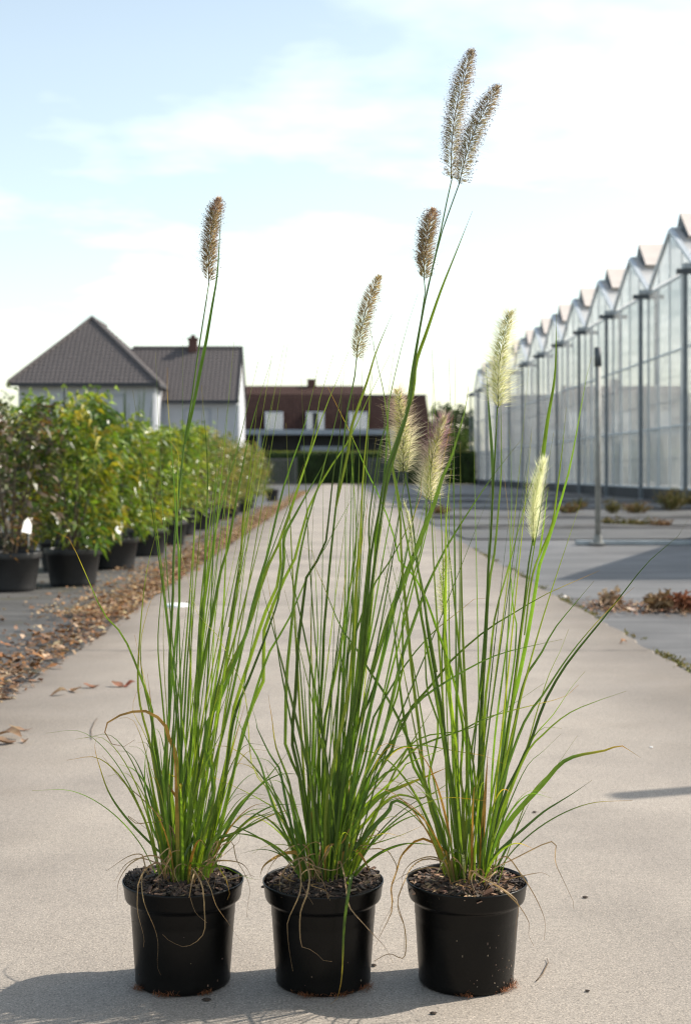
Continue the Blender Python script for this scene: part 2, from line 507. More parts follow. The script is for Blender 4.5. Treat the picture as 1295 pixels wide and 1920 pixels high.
# overlapping strips of ground cloth and low folds on the right-hand bed
for k, (y0, y1, x0) in enumerate(((19.4, 22.6, 1.75), (24.5, 27.5, 1.7), (29.5, 33.0, 1.9), (36.5, 41, 1.8), (45, 51, 1.9), (56, 63, 1.9))):
    kind(sheet('ground_cloth', x0, 10.3, y0, y1, 40, 8, -0.004 + 0.004 * (k % 2), M['cloth_left'], 0.006, 0.05, 1.5), 'structure')
for y, x0, x1, h in ((23.3, 2.0, 9.8, 0.05), (28.4, 1.9, 10, 0.06), (34.6, 2.1, 10, 0.07), (43, 2.0, 10, 0.08), (53.5, 2.2, 10, 0.09)):
    mb = MB(); n = 40
    for i in range(n + 1):
        x = x0 + (x1 - x0) * i / n
        hh = h * (0.6 + 0.4 * math.sin(x * 2.3 + y)) + 0.01
        yy = y + 0.05 * math.sin(x * 1.7)
        for dy, z in ((-0.10, -0.03), (-0.07, hh * 0.8), (0, hh), (0.07, hh * 0.8), (0.10, -0.03)):
            mb.v.append((x, yy + dy, z)); mb.c.append((1, 1, 1))
    for i in range(n):
        for k in range(4):
            a = i * 5 + k
            mb.f.append((a, a + 1, a + 6, a + 5)); mb.m.append(0)
    kind(mb.build('ground_fold', M['cloth_right'], None, True), 'structure')


# ------------------------------------------------------------------ houses
def tile_face(mb, A, B, C, D, tw=0.30, th=0.34, up=0.05):
    """pantiles between eave A-B and top edge D-C (A below D)"""
    A, B, C, D = map(Vector, (A, B, C, D))
    eu = (B - A).normalized()
    nrm = (B - A).cross(D - A).normalized()
    if nrm.z < 0:
        nrm = -nrm
    H = ((D + C) / 2 - (A + B) / 2)
    rows = max(2, int((H - eu * H.dot(eu)).length / th))
    for r in range(rows):
        q = []
        for tt, lift in ((r / rows, up), ((r + 1) / rows, 0.004)):
            a = A.lerp(D, tt); b = B.lerp(C, tt)
            q.append((a, b, lift))
        u0 = min((q[0][0] - A).dot(eu), (q[1][0] - A).dot(eu)); u1 = max((q[0][1] - A).dot(eu), (q[1][1] - A).dot(eu))
        us = np.arange(math.floor(u0 / tw * 4) * tw / 4, u1 + tw / 4, tw / 4)
        n0 = len(mb.v)
        for u in us:
            w = (0.030, 0.012, 0.0, 0.018)[int(round(u / tw * 4)) % 4]
            for a, b, lift in q:
                s = min(max(u, (a - A).dot(eu)), (b - A).dot(eu))
                p = a + eu * (s - (a - A).dot(eu)) + nrm * (lift + w)
                mb.v.append(tuple(p)); mb.c.append((1, 1, 1))
        for i in range(len(us) - 1):
            a = n0 + i * 2
            mb.f.append((a, a + 2, a + 3, a + 1)); mb.m.append(0)
        n1 = len(mb.v)
        for i in range(len(us)):                   # riser under the tile's lower edge
            p = Vector(mb.v[n0 + i * 2]); mb.v.append(tuple(p)); mb.v.append(tuple(p - nrm * (up + 0.03))); mb.c += [(1, 1, 1)] * 2
        for i in range(len(us) - 1):
            a = n1 + i * 2
            mb.f.append((a + 1, a + 3, a + 2, a)); mb.m.append(0)
    e = nrm * -0.03
    mb.add([A + e, B + e, C + e, D + e] if (C - D).length > 0.01 else [A + e, B + e, C + e], [(0, 1, 2, 3) if (C - D).length > 0.01 else (0, 1, 2)])


def window(parent, x0, x1, z0, z1, y, pane, frame, name='window', shut=False):
    """frame proud of the wall, recessed pane behind it"""
    t = 0.07
    f = MB()
    f.box(x0 - t, x0, y - 0.05, y + 0.10, z0 - t, z1 + t); f.box(x1, x1 + t, y - 0.05, y + 0.10, z0 - t, z1 + t)
    f.box(x0, x1, y - 0.05, y + 0.10, z1, z1 + t); f.box(x0, x1, y - 0.09, y + 0.10, z0 - t, z0)
    fo = f.build(name, frame, parent)
    p = MB()
    if shut:
        k = int((z1 - z0) / 0.12)
        for i in range(k):
            a, b_ = z0 + (z1 - z0) * i / k, z0 + (z1 - z0) * (i + 1) / k
            p.add([(x0, y + 0.03, a), (x1, y + 0.03, a), (x1, y + 0.015, b_ - 0.02), (x0, y + 0.015, b_ - 0.02), (x1, y + 0.03, b_), (x0, y + 0.03, b_)],
                  [(0, 1, 2, 3), (3, 2, 4, 5)])
        p.build('shutter', pane, fo)
    else:
        p.box(x0, x1, y + 0.02, y + 0.04, z0, z1)
        p.build('pane', pane, fo)
    return fo


Yh = 92.0
h = thing('house', 'grey rendered house with dark tiled hipped roof and lower wing, left behind the shrubs', 'house', (-16, 98, 0))
def hb(mb, name, mat, parent=h, smooth=False):
    return local(mb, (-16, 98, 0)).build(name, mat, parent, smooth)
xl, xr, ev = -20.85, -11.87, 6.55
w = MB(); w.box(xl + 0.25, xr, Yh, 106, 0, ev); hb(w, 'wall', M['render']).data.name = 'house_wall'
w = MB(); w.box(xr + 0.001, -6.78, 96.3, 104.6, 0, 5.75)
w.add([(-6.78, 96.3, 5.75), (-6.78, 104.6, 5.75), (-6.78, 100.45, 9.5)], [(0, 1, 2)]); hb(w, 'wall', M['render'])
ap = Vector((-16.6, 96.4, 11.35))
m_ = MB()
tile_face(m_, (xl - 0.3, Yh - 0.45, ev + 0.1), (xr + 0.35, Yh - 0.45, ev + 0.1), ap, ap)
tile_face(m_, (xr + 0.35, Yh - 0.45, ev + 0.1), (xr + 0.35, 106.4, ev + 0.1), ap + Vector((0, 6, 0)), ap)
tile_face(m_, (xl - 0.3, 106.4, ev + 0.1), (xl - 0.3, Yh - 0.45, ev + 0.1), ap, ap + Vector((0, 6, 0)))
tile_face(m_, (xr + 0.35, 106.4, ev + 0.1), (xl - 0.3, 106.4, ev + 0.1), ap + Vector((0, 6, 0)), ap + Vector((0, 6, 0)))
rf = hb(m_, 'roof', M['rooftile'])
m_ = MB()
tile_face(m_, (-14.6, 95.9, 5.75), (-6.66, 95.9, 5.75), (-6.66, 100.45, 9.66), (-14.6, 100.45, 9.66))
tile_face(m_, (-6.66, 105.0, 5.75), (-14.6, 105.0, 5.75), (-14.6, 100.45, 9.66), (-6.66, 100.45, 9.66))
rf2 = hb(m_, 'roof', M['rooftile'])
f = MB()
f.box(xl - 0.4, xr + 0.45, Yh - 0.60, Yh - 0.46, ev - 0.10, ev + 0.14); f.box(xr + 0.36, xr + 0.48, Yh - 0.46, 96, ev - 0.10, ev + 0.12)
f.box(xr + 0.36, -6.6, 95.72, 95.88, 5.55, 5.80)
hb(f, 'gutter', M['fascia'])
f = MB()
for a, b_ in (((xr + 0.35, Yh - 0.45, ev + 0.16), ap), ((xl - 0.3, Yh - 0.45, ev + 0.16), ap), (ap, ap + Vector((0, 6, 0)))):
    f.tube([Vector(a) + Vector((0, 0, 0.05)), Vector(b_) + Vector((0, 0, 0.08))], [0.12, 0.12], 6)
f.tube([(-14.4, 100.45, 9.72), (-6.66, 100.45, 9.72)], [0.12, 0.12], 6)
hb(f, 'ridge_tile', M['rooftile'])
f = MB()
f.add([(-6.64, 95.8, 5.6), (-6.64, 100.45, 9.62), (-6.64, 105.1, 5.6), (-6.64, 105.1, 5.85), (-6.64, 100.45, 9.85), (-6.64, 95.8, 5.85)],
      [(0, 1, 4, 5), (1, 2, 3, 4)])
hb(f, 'verge', M['fascia'])
f = MB(); f.box(-10.45, -9.85, 100.0, 100.6, 9.0, 10.25); f.box(-10.52, -9.78, 99.93, 100.67, 10.25, 10.38); f.box(-10.3, -10.0, 100.15, 100.45, 10.38, 10.6)
hb(f, 'chimney', M['brick'])
f = MB(); f.box(-6.77, -6.62, 96.35, 96.5, 0, 5.5); hb(f, 'downpipe', M['white'])
f = MB(); f.box(xr + 0.05, xr + 0.17, 92.2, 92.35, 0, ev - 0.1); hb(f, 'downpipe', M['white'])
hw = thing('tmp', 'x', 'x'); 
def hwin(x0, x1, z0, z1, y):
    fo = window(h, x0 + 16, x1 + 16, z0, z1, y - 98, M['white'], M['greyblue'], 'window', True)
hwin(-15.3, -13.75, 4.1, 5.85, Yh - 0.01)
hwin(-10.3, -8.65, 3.9, 5.15, 96.29)
hwin(-19.6, -18.2, 1.0, 3.0, Yh - 0.01)
bpy.data.objects.remove(hw)

# brown-roofed building beyond the hedge
b = thing('house', 'long low house with dark brown roof, cream curtained windows and flat black carport', 'house', (0, 120, 0))
def bb(mb, name, mat, smooth=False):
    return local(mb, (0, 120, 0)).build(name, mat, b, smooth)
def bx(px): return (px - VX) * 120 / FPX
def bz(py): return CAMH - (py - VY) * 120 / FPX
w = MB(); w.box(bx(452), bx(806), 120.9, 128, 0, bz(815)); bb(w, 'wall', M['brick'])
m_ = MB(); tile_face(m_, (bx(450), 119.9, bz(815)), (bx(808), 119.9, bz(815)), (bx(800), 121.6, bz(740)), (bx(452), 121.6, bz(740)), 0.3, 0.32, 0.03)
# a flatter upper slope catches the light
tile_face(m_, (bx(452), 121.62, bz(739)), (bx(800), 121.62, bz(739)), (bx(798), 123.2, bz(737)), (bx(452), 123.2, bz(737)), 0.3, 0.32, 0.03)
m_.add([(bx(808), 119.9, bz(815)), (bx(808), 128.5, bz(815)), (bx(800), 126.5, bz(740)), (bx(800), 121.6, bz(740))], [(0, 1, 2, 3)])
bb(m_, 'roof', M['redtile'])
m_ = MB(); tile_face(m_, (bx(452), 122.0, bz(738)), (bx(684), 122.0, bz(738)), (bx(684), 125.0, bz(717)), (bx(452), 125.0, bz(717)), 0.3, 0.32, 0.03)
m_.add([(bx(684), 122, bz(738)), (bx(684), 126, bz(738)), (bx(684), 125, bz(717))], [(0, 1, 2)])
bb(m_, 'roof', M['redtile'])
m_ = MB(); m_.box(bx(574), bx(590), 124.2, 125, bz(725), bz(706)); m_.box(bx(573), bx(591), 124.15, 125.05, bz(706), bz(704.5)); bb(m_, 'chimney', M['brick'])
m_ = MB(); m_.box(bx(450), bx(686), 121.75, 121.95, bz(740.5), bz(738)); m_.box(bx(686), bx(802), 121.55, 121.75, bz(741), bz(739)); bb(m_, 'gutter', M['fascia'])
for x0, x1 in ((499, 529), (576, 606), (655, 687)):
    fo = window(b, bx(x0), bx(x1), bz(808), bz(774), 119.62 - 120, M['black'], M['white'])
    c_ = MB()
    for i in range(6):
        a = bx(x0) + (bx(x1) - bx(x0)) * (i + 0.08) / 6; e = bx(x0) + (bx(x1) - bx(x0)) * (i + 0.92) / 6
        if i in (2, 3) and x0 == 576:
            continue
        c_.add([(a, -0.365, bz(807)), ((a + e) / 2, -0.385, bz(807)), (e, -0.365, bz(807)), (e, -0.365, bz(775)), ((a + e) / 2, -0.385, bz(775)), (a, -0.365, bz(775))],
               [(0, 1, 4, 5), (1, 2, 3, 4)])
    c_.build('curtain', M['curtain'], fo)
    d = MB(); d.box(bx(x0) - 0.06, bx(x0) - 0.0, 119.72, 121.2, bz(808), bz(772)); d.box(bx(x1), bx(x1) + 0.06, 119.72, 121.2, bz(808), bz(772)); d.box(bx(x0) - 0.12, bx(x1) + 0.12, 119.6, 121.3, bz(772), bz(769.5)); bb(d, 'dormer', M['redtile'])
m_ = MB(); m_.box(bx(440), bx(737), 116.0, 119.5, bz(817), bz(808)); bb(m_, 'carport_roof', M['greyblue'])
m_ = MB(); m_.box(bx(445), bx(735), 118.8, 119.4, 0, bz(817.2)); bb(m_, 'carport_wall', M['black'])
for x0, x1 in ((487, 494), (728, 734)):
    m_ = MB(); m_.box(bx(x0), bx(x1), 116.2, 116.5, 0, bz(817)); bb(m_, 'carport_post', M['greyblue'])
m_ = MB(); m_.box(bx(566), bx(650), 117.0, 117.3, 0, bz(838)); bb(m_, 'side_panel', M['greyblue'])


# ------------------------------------------------------------------ foliage builders
def leaf_quad(mb, p, d, ln, wd, droop, col, side=None):
    """folded pointed leaf: 4 triangles"""
    d = d.normalized()
    s = side if side is not None else d.cross(Vector((U(-1, 1), U(-1, 1), U(-0.2, 1))))
    if s.length < 1e-3:
        s = Vector((1, 0, 0))
    s.normalize()
    n_ = s.cross(d).normalized()
    m = p + d * ln * 0.45
    t = p + d * ln + Vector((0, 0, -droop * ln))
    k = wd / 2
    mb.add([p, m + s * k + n_ * k * 0.5, m - Vector((0, 0, droop * ln * 0.2)), m - s * k + n_ * k * 0.5, t],
           [(0, 1, 2), (0, 2, 3), (1, 4, 2), (2, 4, 3)], [jit(col, 0.18)] * 5)


def rdir(zlo=-1.0):
    while True:
        v = Vector((nrs.normal(), nrs.normal(), nrs.normal()))
        v.normalize()
        if v.z >= zlo:
            return v


def crown_mesh(name, cx, rad, zc, rz, n, ln, wd, cols, clump=9, mat='tree', spread=0.16, shell=0.45):
    mb = MB()
    for c in range(n // clump):
        d = rdir()
        q = (shell + (1 - shell) * rnd.random() ** 0.6)
        bump = 1 + 0.22 * math.sin(d.x * 5 + cx) * math.sin(d.y * 4 + 1) + 0.15 * math.sin(d.z * 7 + cx)
        ctr = Vector((d.x * rad * q * bump, d.y * rad * q * bump, zc + d.z * rz * q * bump))
        col = cols[int(U(0, len(cols)))]
        for i in range(clump):
            p = ctr + rdir() * spread * U(0.2, 1) * (rad + rz) * 0.5
            leaf_quad(mb, p, (rdir() + d * 0.6 + Vector((0, 0, -0.1))), ln * U(0.6, 1.3), wd * U(0.7, 1.2), U(0, 0.5), jit(col, 0.2))
    return mb.mesh(name, M[mat])


def tree(name, label, x, y, height, rad, cols, n=1500, ln=0.5, group=None, trunk=0.35, low=0.25):
    t = thing(name, label, 'tree', (x, y, -0.05), U(0, 6), group)
    tb = MB()
    tb.tube([(0, 0, 0), (0.05, 0.03, height * 0.35), (0.0, 0.08, height * 0.6), (0.1, 0, height * 0.85)], [trunk * 0.5, trunk * 0.38, trunk * 0.25, trunk * 0.08], 7)
    for k in range(6):
        a = k * 1.05 + U(0, 0.5)
        z0 = height * U(0.3, 0.6)
        tb.tube([(0.03, 0.05, z0), (math.cos(a) * rad * 0.4, math.sin(a) * rad * 0.4, z0 + height * 0.13), (math.cos(a) * rad * 0.75, math.sin(a) * rad * 0.75, z0 + height * 0.2)], [trunk * 0.2, trunk * 0.12, trunk * 0.04], 5)
    tb.build('trunk', M['bark'], t)
    rz = height * (1 - low) / 2
    link('crown', crown_mesh('crown', x, rad, height - rz, rz, n, ln, ln * 0.5, cols, 10, 'tree', 0.22), t)
    return t


DKG = [(0.030, 0.055, 0.014), (0.022, 0.040, 0.012), (0.045, 0.075, 0.018), (0.03, 0.06, 0.02)]
MDG = [(0.05, 0.09, 0.02), (0.07, 0.11, 0.025), (0.04, 0.07, 0.018)]
tree('tree', 'tall dark green tree right of the brown house, left of its neighbour', (829 - VX) * 138 / FPX, 138, 7.6, 1.5, DKG, 1600, 0.42, trunk=0.3)
tree('tree', 'dark green tree touching the far end of the greenhouse', (868 - VX) * 132 / FPX, 132, 7.3, 2.1, DKG, 2200, 0.42, trunk=0.3)
tree('tree', 'small lighter green tree low between the two dark trees', (850 - VX) * 128 / FPX, 128, 5.0, 1.5, MDG, 1200, 0.38, trunk=0.25)
tree('tree', 'pale small tree at the left edge of the photo beside the house', (2 - VX) * 74 / FPX, 74, 5.4, 0.8, [(0.16, 0.17, 0.06), (0.12, 0.14, 0.06)], 700, 0.25, trunk=0.15)

# clipped hedge across the end of the road
hd = thing('hedge', 'long clipped green hedge across the far end of the road', 'hedge', (1, 112, 0))
hx0, hx1, hz, hy0, hy1 = -9.5, 9.8, 2.48, -0.8, 0.8
mb = MB()
nx = 90
core = [(hy0, 0.0), (hy0 - 0.03, 1.2), (hy0 + 0.02, hz - 0.1), (hy0 + 0.15, hz), (hy1 - 0.15, hz), (hy1, hz - 0.1), (hy1, 0)]
for i in range(nx + 1):
    x = hx0 + (hx1 - hx0) * i / nx
    for y_, z_ in core:
        mb.v.append((x, y_ + U(-0.05, 0.05), z_ + U(-0.04, 0.04))); mb.c.append(jit((0.030, 0.055, 0.014), 0.3))
for i in range(nx):
    for k in range(6):
        a = i * 7 + k
        mb.f.append((a, a + 7, a + 8, a + 1)); mb.m.append(0)
mb.build('branch_mass', M['tree'], hd)
mb = MB()
for i in range(9000):
    x = U(hx0, hx1)
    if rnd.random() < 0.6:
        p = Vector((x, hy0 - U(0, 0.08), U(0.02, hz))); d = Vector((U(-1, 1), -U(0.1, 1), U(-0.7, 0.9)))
        c = (0.035, 0.065, 0.016)  # front face: its shade is put into the leaf colour
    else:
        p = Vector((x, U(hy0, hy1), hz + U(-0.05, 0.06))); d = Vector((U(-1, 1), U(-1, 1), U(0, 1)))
        c = (0.13, 0.15, 0.025)  # top leaves coloured yellower and lighter to look sunlit
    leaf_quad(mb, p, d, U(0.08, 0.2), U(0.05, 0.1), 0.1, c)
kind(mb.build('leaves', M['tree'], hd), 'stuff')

# slatted gate leaves standing open either side of the road
def gate(label, px0, px1, Y):
    x0, x1 = (px0 - VX) * Y / FPX, (px1 - VX) * Y / FPX
    z1 = CAMH - (859 - VY) * Y / FPX
    t = thing('gate', label, 'gate', (x0, Y, -0.03), 0, 'slatted gate leaves at the end of the road')
    L = x1 - x0
    f_ = MB(); f_.box(-0.05, 0.05, -0.05, 0.05, 0, z1 + 0.1); f_.box(L - 0.05, L + 0.05, -0.05, 0.05, 0, z1 + 0.1)
    f_.box(0.05, L - 0.05, -0.03, 0.03, 0.15, 0.25); f_.box(0.05, L - 0.05, -0.03, 0.03, z1 - 0.1, z1)
    f_.build('frame', M['slat'], t)
    s_ = MB(); s_.box(-0.045, 0.045, -0.05, -0.031, 0.1, z1 - 0.02); me = s_.mesh('slat', M['slat'])
    k = int(L / 0.2)
    for i in range(k):
        link('slat', me, t, (0.15 + (L - 0.3) * i / (k - 1), 0, U(-0.01, 0.01)))
gate('grey vertical slat gate leaf left of the road, in front of the hedge', 494, 555, 104)
gate('grey vertical slat gate leaf right of the road, in front of the hedge', 690, 762, 104)


# ------------------------------------------------------------------ greenhouse
GX, GP, G0, GN = 11.0, 6.43, 50.3 - 6.43 * 2, 12
GZ, RZ, GY1 = 7.33, 8.95, 50.3 - 6.43 * 2 + 6.43 * 12
gh = thing('greenhouse', 'long white framed glass greenhouse with a row of pointed gables and open roof vents', 'greenhouse', (GX, G0, -0.04))
def gb(mb, name, mat, smooth=False):
    return mb.build(name, mat, gh, smooth)
SILL, D = 0.42, 26.0
rails = [SILL, 2.45, 4.9, GZ - 0.08]
thin_rails = [1.4, 3.3, 4.1, 5.5, 6.1, 6.7]
NC = 4
pane_h = []
pw = GP / NC
pane_me = []
for r in range(3):
    q = MB(); q.box(-0.006, 0.006, 0.03, pw - 0.03, rails[r] + 0.03, rails[r + 1] - 0.03); pane_me.append(q.mesh('glass_pane', M['glass']))
barm = MB(); barm.box(-0.03, 0.03, -0.025, 0.025, SILL + 0.03, GZ - 0.10); bar_me = barm.mesh('glazing_bar', M['alu'])
railm = MB()
for z in rails:
    railm.box(-0.035, 0.035, 0.03, GP - 0.03, z - 0.03, z + 0.03)
for z in thin_rails:
    railm.box(0.014, 0.034, 0.03, GP - 0.03, z - 0.016, z + 0.016)
rail_me = railm.mesh('rail', M['alu'])
# gable: glass triangle with bars and rafters
half = GP / 2
gm = MB()
def gable_z(y): return GZ + (RZ - GZ) * (1 - abs(y - half) / half)
gable_pane = []
for i in range(NC):
    a, e = i * pw + 0.03, (i + 1) * pw - 0.03
    q = MB()
    za, ze = gable_z(a) - 0.08, gable_z(e) - 0.08
    za, ze = max(za, GZ + 0.03), max(ze, GZ + 0.03)
    q.add([(0, a, GZ + 0.02), (0, e, GZ + 0.02), (0, e, ze), (0, a, za)], [(0, 1, 2, 3)])
    gable_pane.append(q.mesh('glass_pane', M['glass']))
raf = MB()
for a, e in (((0, 0.0, GZ), (0, half, RZ)), ((0, GP, GZ), (0, half, RZ))):
    a, e = Vector(a), Vector(e)
    mid = (a + e) / 2; ax = (e - a) / 2
    raf.obox(mid, ax, Vector((0.05, 0, 0)), Vector((1, 0, 0)).cross(ax).normalized() * 0.06)
for i in range(1, NC):
    y = i * pw
    if abs(y - half) > 0.01 or True:
        raf.box(-0.02, 0.02, y - 0.02, y + 0.02, GZ + 0.03, gable_z(y) - 0.07)
raf_me = raf.mesh('rafter', M['alu'])
gut = MB(); gut.box(-0.35, D, -0.11, 0.11, GZ - 0.10, GZ + 0.06); gut_me = gut.mesh('gutter', M['galv'])
crs = MB(); crs.box(-0.55, 0.52, -0.08, 0.08, GZ - 0.26, GZ - 0.11); crs_me = crs.mesh('crossbar', M['darksteel'])
pst = MB(); pst.box(-0.06, 0.06, -0.06, 0.06, 0, GZ - 0.27); pst.box(-0.12, 0.12, -0.12, 0.12, 0, 0.02); pst_me = pst.mesh('post', M['upright'])
def roof_me(sgn):
    q = MB()
    if sgn > 0:
        q.add([(0.06, 0.10, GZ + 0.08), (D, 0.10, GZ + 0.08), (D, half, RZ + 0.03), (0.06, half, RZ + 0.03)], [(0, 1, 2, 3)])
    else:
        q.add([(0.06, GP - 0.10, GZ + 0.08), (D, GP - 0.10, GZ + 0.08), (D, half, RZ + 0.03), (0.06, half, RZ + 0.03)], [(3, 2, 1, 0)])
    return q.mesh('roof_panel', M['roofglass'])
rp_me, rn_me = roof_me(1), roof_me(-1)
rb = MB()
for k in range(14):
    x = 0.08 + k * 1.85
    for a, e in (((x, 0.10, GZ + 0.10), (x, half, RZ + 0.05)), ((x, GP - 0.10, GZ + 0.10), (x, half, RZ + 0.05))):
        a, e = Vector(a), Vector(e); ax = (e - a) / 2
        rb.obox((a + e) / 2, ax, Vector((0.02, 0, 0)), Vector((1, 0, 0)).cross(ax).normalized() * 0.025)
rb.box(0.02, D, half - 0.05, half + 0.05, RZ + 0.035, RZ + 0.11)
rb_me = rb.mesh('roof_bar', M['alu'])
vt = MB()
nr_, tp_, fr_ = (half - 1.15, RZ - 0.36), (half + 0.12, RZ + 0.62), (half + 1.0, RZ - 0.36)
VL = 3.4
for (ya, za), (yb_, zb) in ((nr_, tp_), (tp_, fr_)):
    vt.add([(0, ya, za), (VL, ya, za), (VL, yb_, zb), (0, yb_, zb)], [(0, 1, 2, 3)])
for x in (0.004, VL - 0.004):
    vt.add([(x, *nr_), (x, *tp_), (x, *fr_)], [(0, 1, 2)], None, 1)
vent_me = vt.mesh('roof_vent', [M['vent'], M['darksteel']])
cur = MB()
n_ = 7
for i in range(n_ + 1):
    for z in (0, 2.2):
        cur.v.append((0.05 * (i % 2), i * 0.14, z)); cur.c.append((1, 1, 1))
for i in range(n_):
    a = i * 2; cur.f.append((a, a + 2, a + 3, a + 1)); cur.m.append(0)
cur_me = cur.mesh('curtain', M['mint'])
ip = MB(); ip.box(-0.06, 0.06, -0.06, 0.06, 0, GZ - 0.1); ip_me = ip.mesh('post', M['alu'])
for k in range(GN):
    y0 = k * GP
    for i in range(NC):
        if i:
            link('glazing_bar', bar_me, gh, (0, y0 + i * pw, 0))
        for r in range(3):
            link('glass_pane', pane_me[r], gh, (0, y0 + i * pw, 0))
        if k < 5:
            link('glass_pane', gable_pane[i], gh, (0, y0, 0))
    if k >= 5:
        q = MB(); q.add([(0, 0.05, GZ + 0.02), (0, GP - 0.05, GZ + 0.02), (0, half, RZ - 0.06)], [(0, 1, 2)])
        q.build('gable_pane', M['glass'], gh, loc=(0, y0, 0))
    link('rail', rail_me, gh, (0, y0, 0)); link('rafter', raf_me, gh, (0, y0, 0))
    link('roof_panel', rp_me, gh, (0, y0, 0)); link('roof_panel', rn_me, gh, (0, y0, 0)); link('roof_bar', rb_me, gh, (0, y0, 0))
    for v in range(3):
        link('roof_vent', vent_me, gh, (0.35 + v * 5.2, y0, 0))
    for x in (6.5, 13):
        link('post', ip_me, gh, (x, y0, 0))
for k in range(GN + 1):
    y0 = k * GP
    link('gutter', gut_me, gh, (0, y0, 0)); link('crossbar', crs_me, gh, (0, y0, 0))
    link('post', pst_me, gh, (-0.28, y0, 0)); link('post', pst_me, gh, (0.22, y0, 0))
    q = MB(); q.box(-0.04, 0.04, -0.03, 0.03, SILL + 0.03, GZ - 0.11); q.build('glazing_bar', M['alu'], gh, loc=(0, y0, 0))
for k, off in ((1, 4.5), (2, 2.0), (2, 5.2), (3, 4.4), (4, 1.6), (5, 4.0), (6, 2.2), (7, 3.0), (8, 1.8)):
    link('curtain', cur_me, gh, (0.55, k * GP + off, SILL))
q = MB()
q.box(-0.10, 0.10, -0.1, GN * GP + 0.1, 0, SILL - 0.035); q.box(0.10, D, -0.1, 0.1, 0, SILL - 0.035); q.box(0.1, D, GN * GP - 0.1, GN * GP + 0.1, 0, SILL - 0.035)
gb(q, 'foundation', M['foot'])
# closed end and back walls
q = MB()
for y0 in (0.0, GN * GP):
    q.add([(0.05, y0, SILL), (D, y0, SILL), (D, y0, GZ), (0.05, y0, GZ)], [(0, 1, 2, 3)])
q.add([(D, 0.1, SILL), (D, GN * GP, SILL), (D, GN * GP, GZ), (D, 0.1, GZ)], [(0, 1, 2, 3)])
gb(q, 'end_glazing', M['roofglass'])
q = MB(); q.add([(0.12, 0.15, 0.02), (D - 0.1, 0.15, 0.02), (D - 0.1, GN * GP - 0.2, 0.02), (0.12, GN * GP - 0.2, 0.02)], [(0, 1, 2, 3)]); gb(q, 'floor', M['concrete'])
# inner shade screen and heating pipes hanging on cables
q = MB()
for z, x in ((1.1, 1.2), (2.6, 2.5)):
    q.tube([(x, 0.4, z), (x, GN * GP - 0.4, z)], [0.05, 0.05], 6)
q.tube([(0.5, 0.3, 2.6), (0.5, GN * GP * 0.5, 3.2), (0.5, GN * GP, 2.6)], [0.04] * 3, 5)
gb(q, 'pipe', M['alu'])

# shed out of frame at right, a stand-in added to shade the bed
sh = thing('shadow_caster', 'flat-roofed shed out of view at right, added to cast the corner shadow on the grey bed', 'shadow_caster', (6.35, 13.75, -0.03))
c4 = (0.37, 0.93)
def sq(a, bq): return (a + bq * c4[0], bq * c4[1])
q = MB()
pts = [sq(0.25, 0.25), sq(5.5, 0.25), sq(5.5, 8.5), sq(0.25, 8.5)]
q.add([(*p, 0) for p in pts] + [(*p, 3.85) for p in pts], [(0, 1, 5, 4), (1, 2, 6, 5), (2, 3, 7, 6), (3, 0, 4, 7)])
q.build('wall', M['white'], sh)
q = MB()
pts = [sq(0, 0), sq(6, 0), sq(6, 9), sq(0, 9)]
q.add([(*p, 3.852) for p in pts] + [(*p, 4.0) for p in pts], [(3, 2, 1, 0), (4, 5, 6, 7), (0, 1, 5, 4), (1, 2, 6, 5), (2, 3, 7, 6), (3, 0, 4, 7)])
q.build('roof', M['greyblue'], sh)

# ------------------------------------------------------------------ irrigation stands
def stand(label, x, y, hgt, lip=1.0):
    t = thing('support_post', label, 'post', (x, y, -0.015), 0, 'steel posts along the right-hand bed')
    q = MB(); q.tube([(0, 0, 0.02), (0, 0, hgt)], [0.036, 0.036], 10); q.build('pole', M['post'], t, True)
    q = MB(); q.tube([(0, 0, hgt - 0.22), (0, 0, hgt + 0.02)], [0.046, 0.046], 10); q.build('cap', M['darksteel'], t, True)
    q = MB(); q.box(-0.09, 0.09, -0.09, 0.09, 0.012, 0.03); q.tube([(0, 0, 0.03), (0, 0, 0.13)], [0.06, 0.045], 10); q.build('base_plate', M['post'], t)
    q = MB(); q.box(-0.24, 2.6, 0.02, 0.20, 0.0, 0.05); q.v = [(a, b_ + 0.10, c) for a, b_, c in q.v]; q.build('base_rail', M['galv'], t)
    return t
stand('slim grey steel post with dark cap and long base rail on the grey bed', (1120 - VX) * 17.9 / FPX, 17.9, 2.47)
stand('steel post just right of the photo whose tip shadow crosses the concrete', 3.62, 4.93, 2.5)


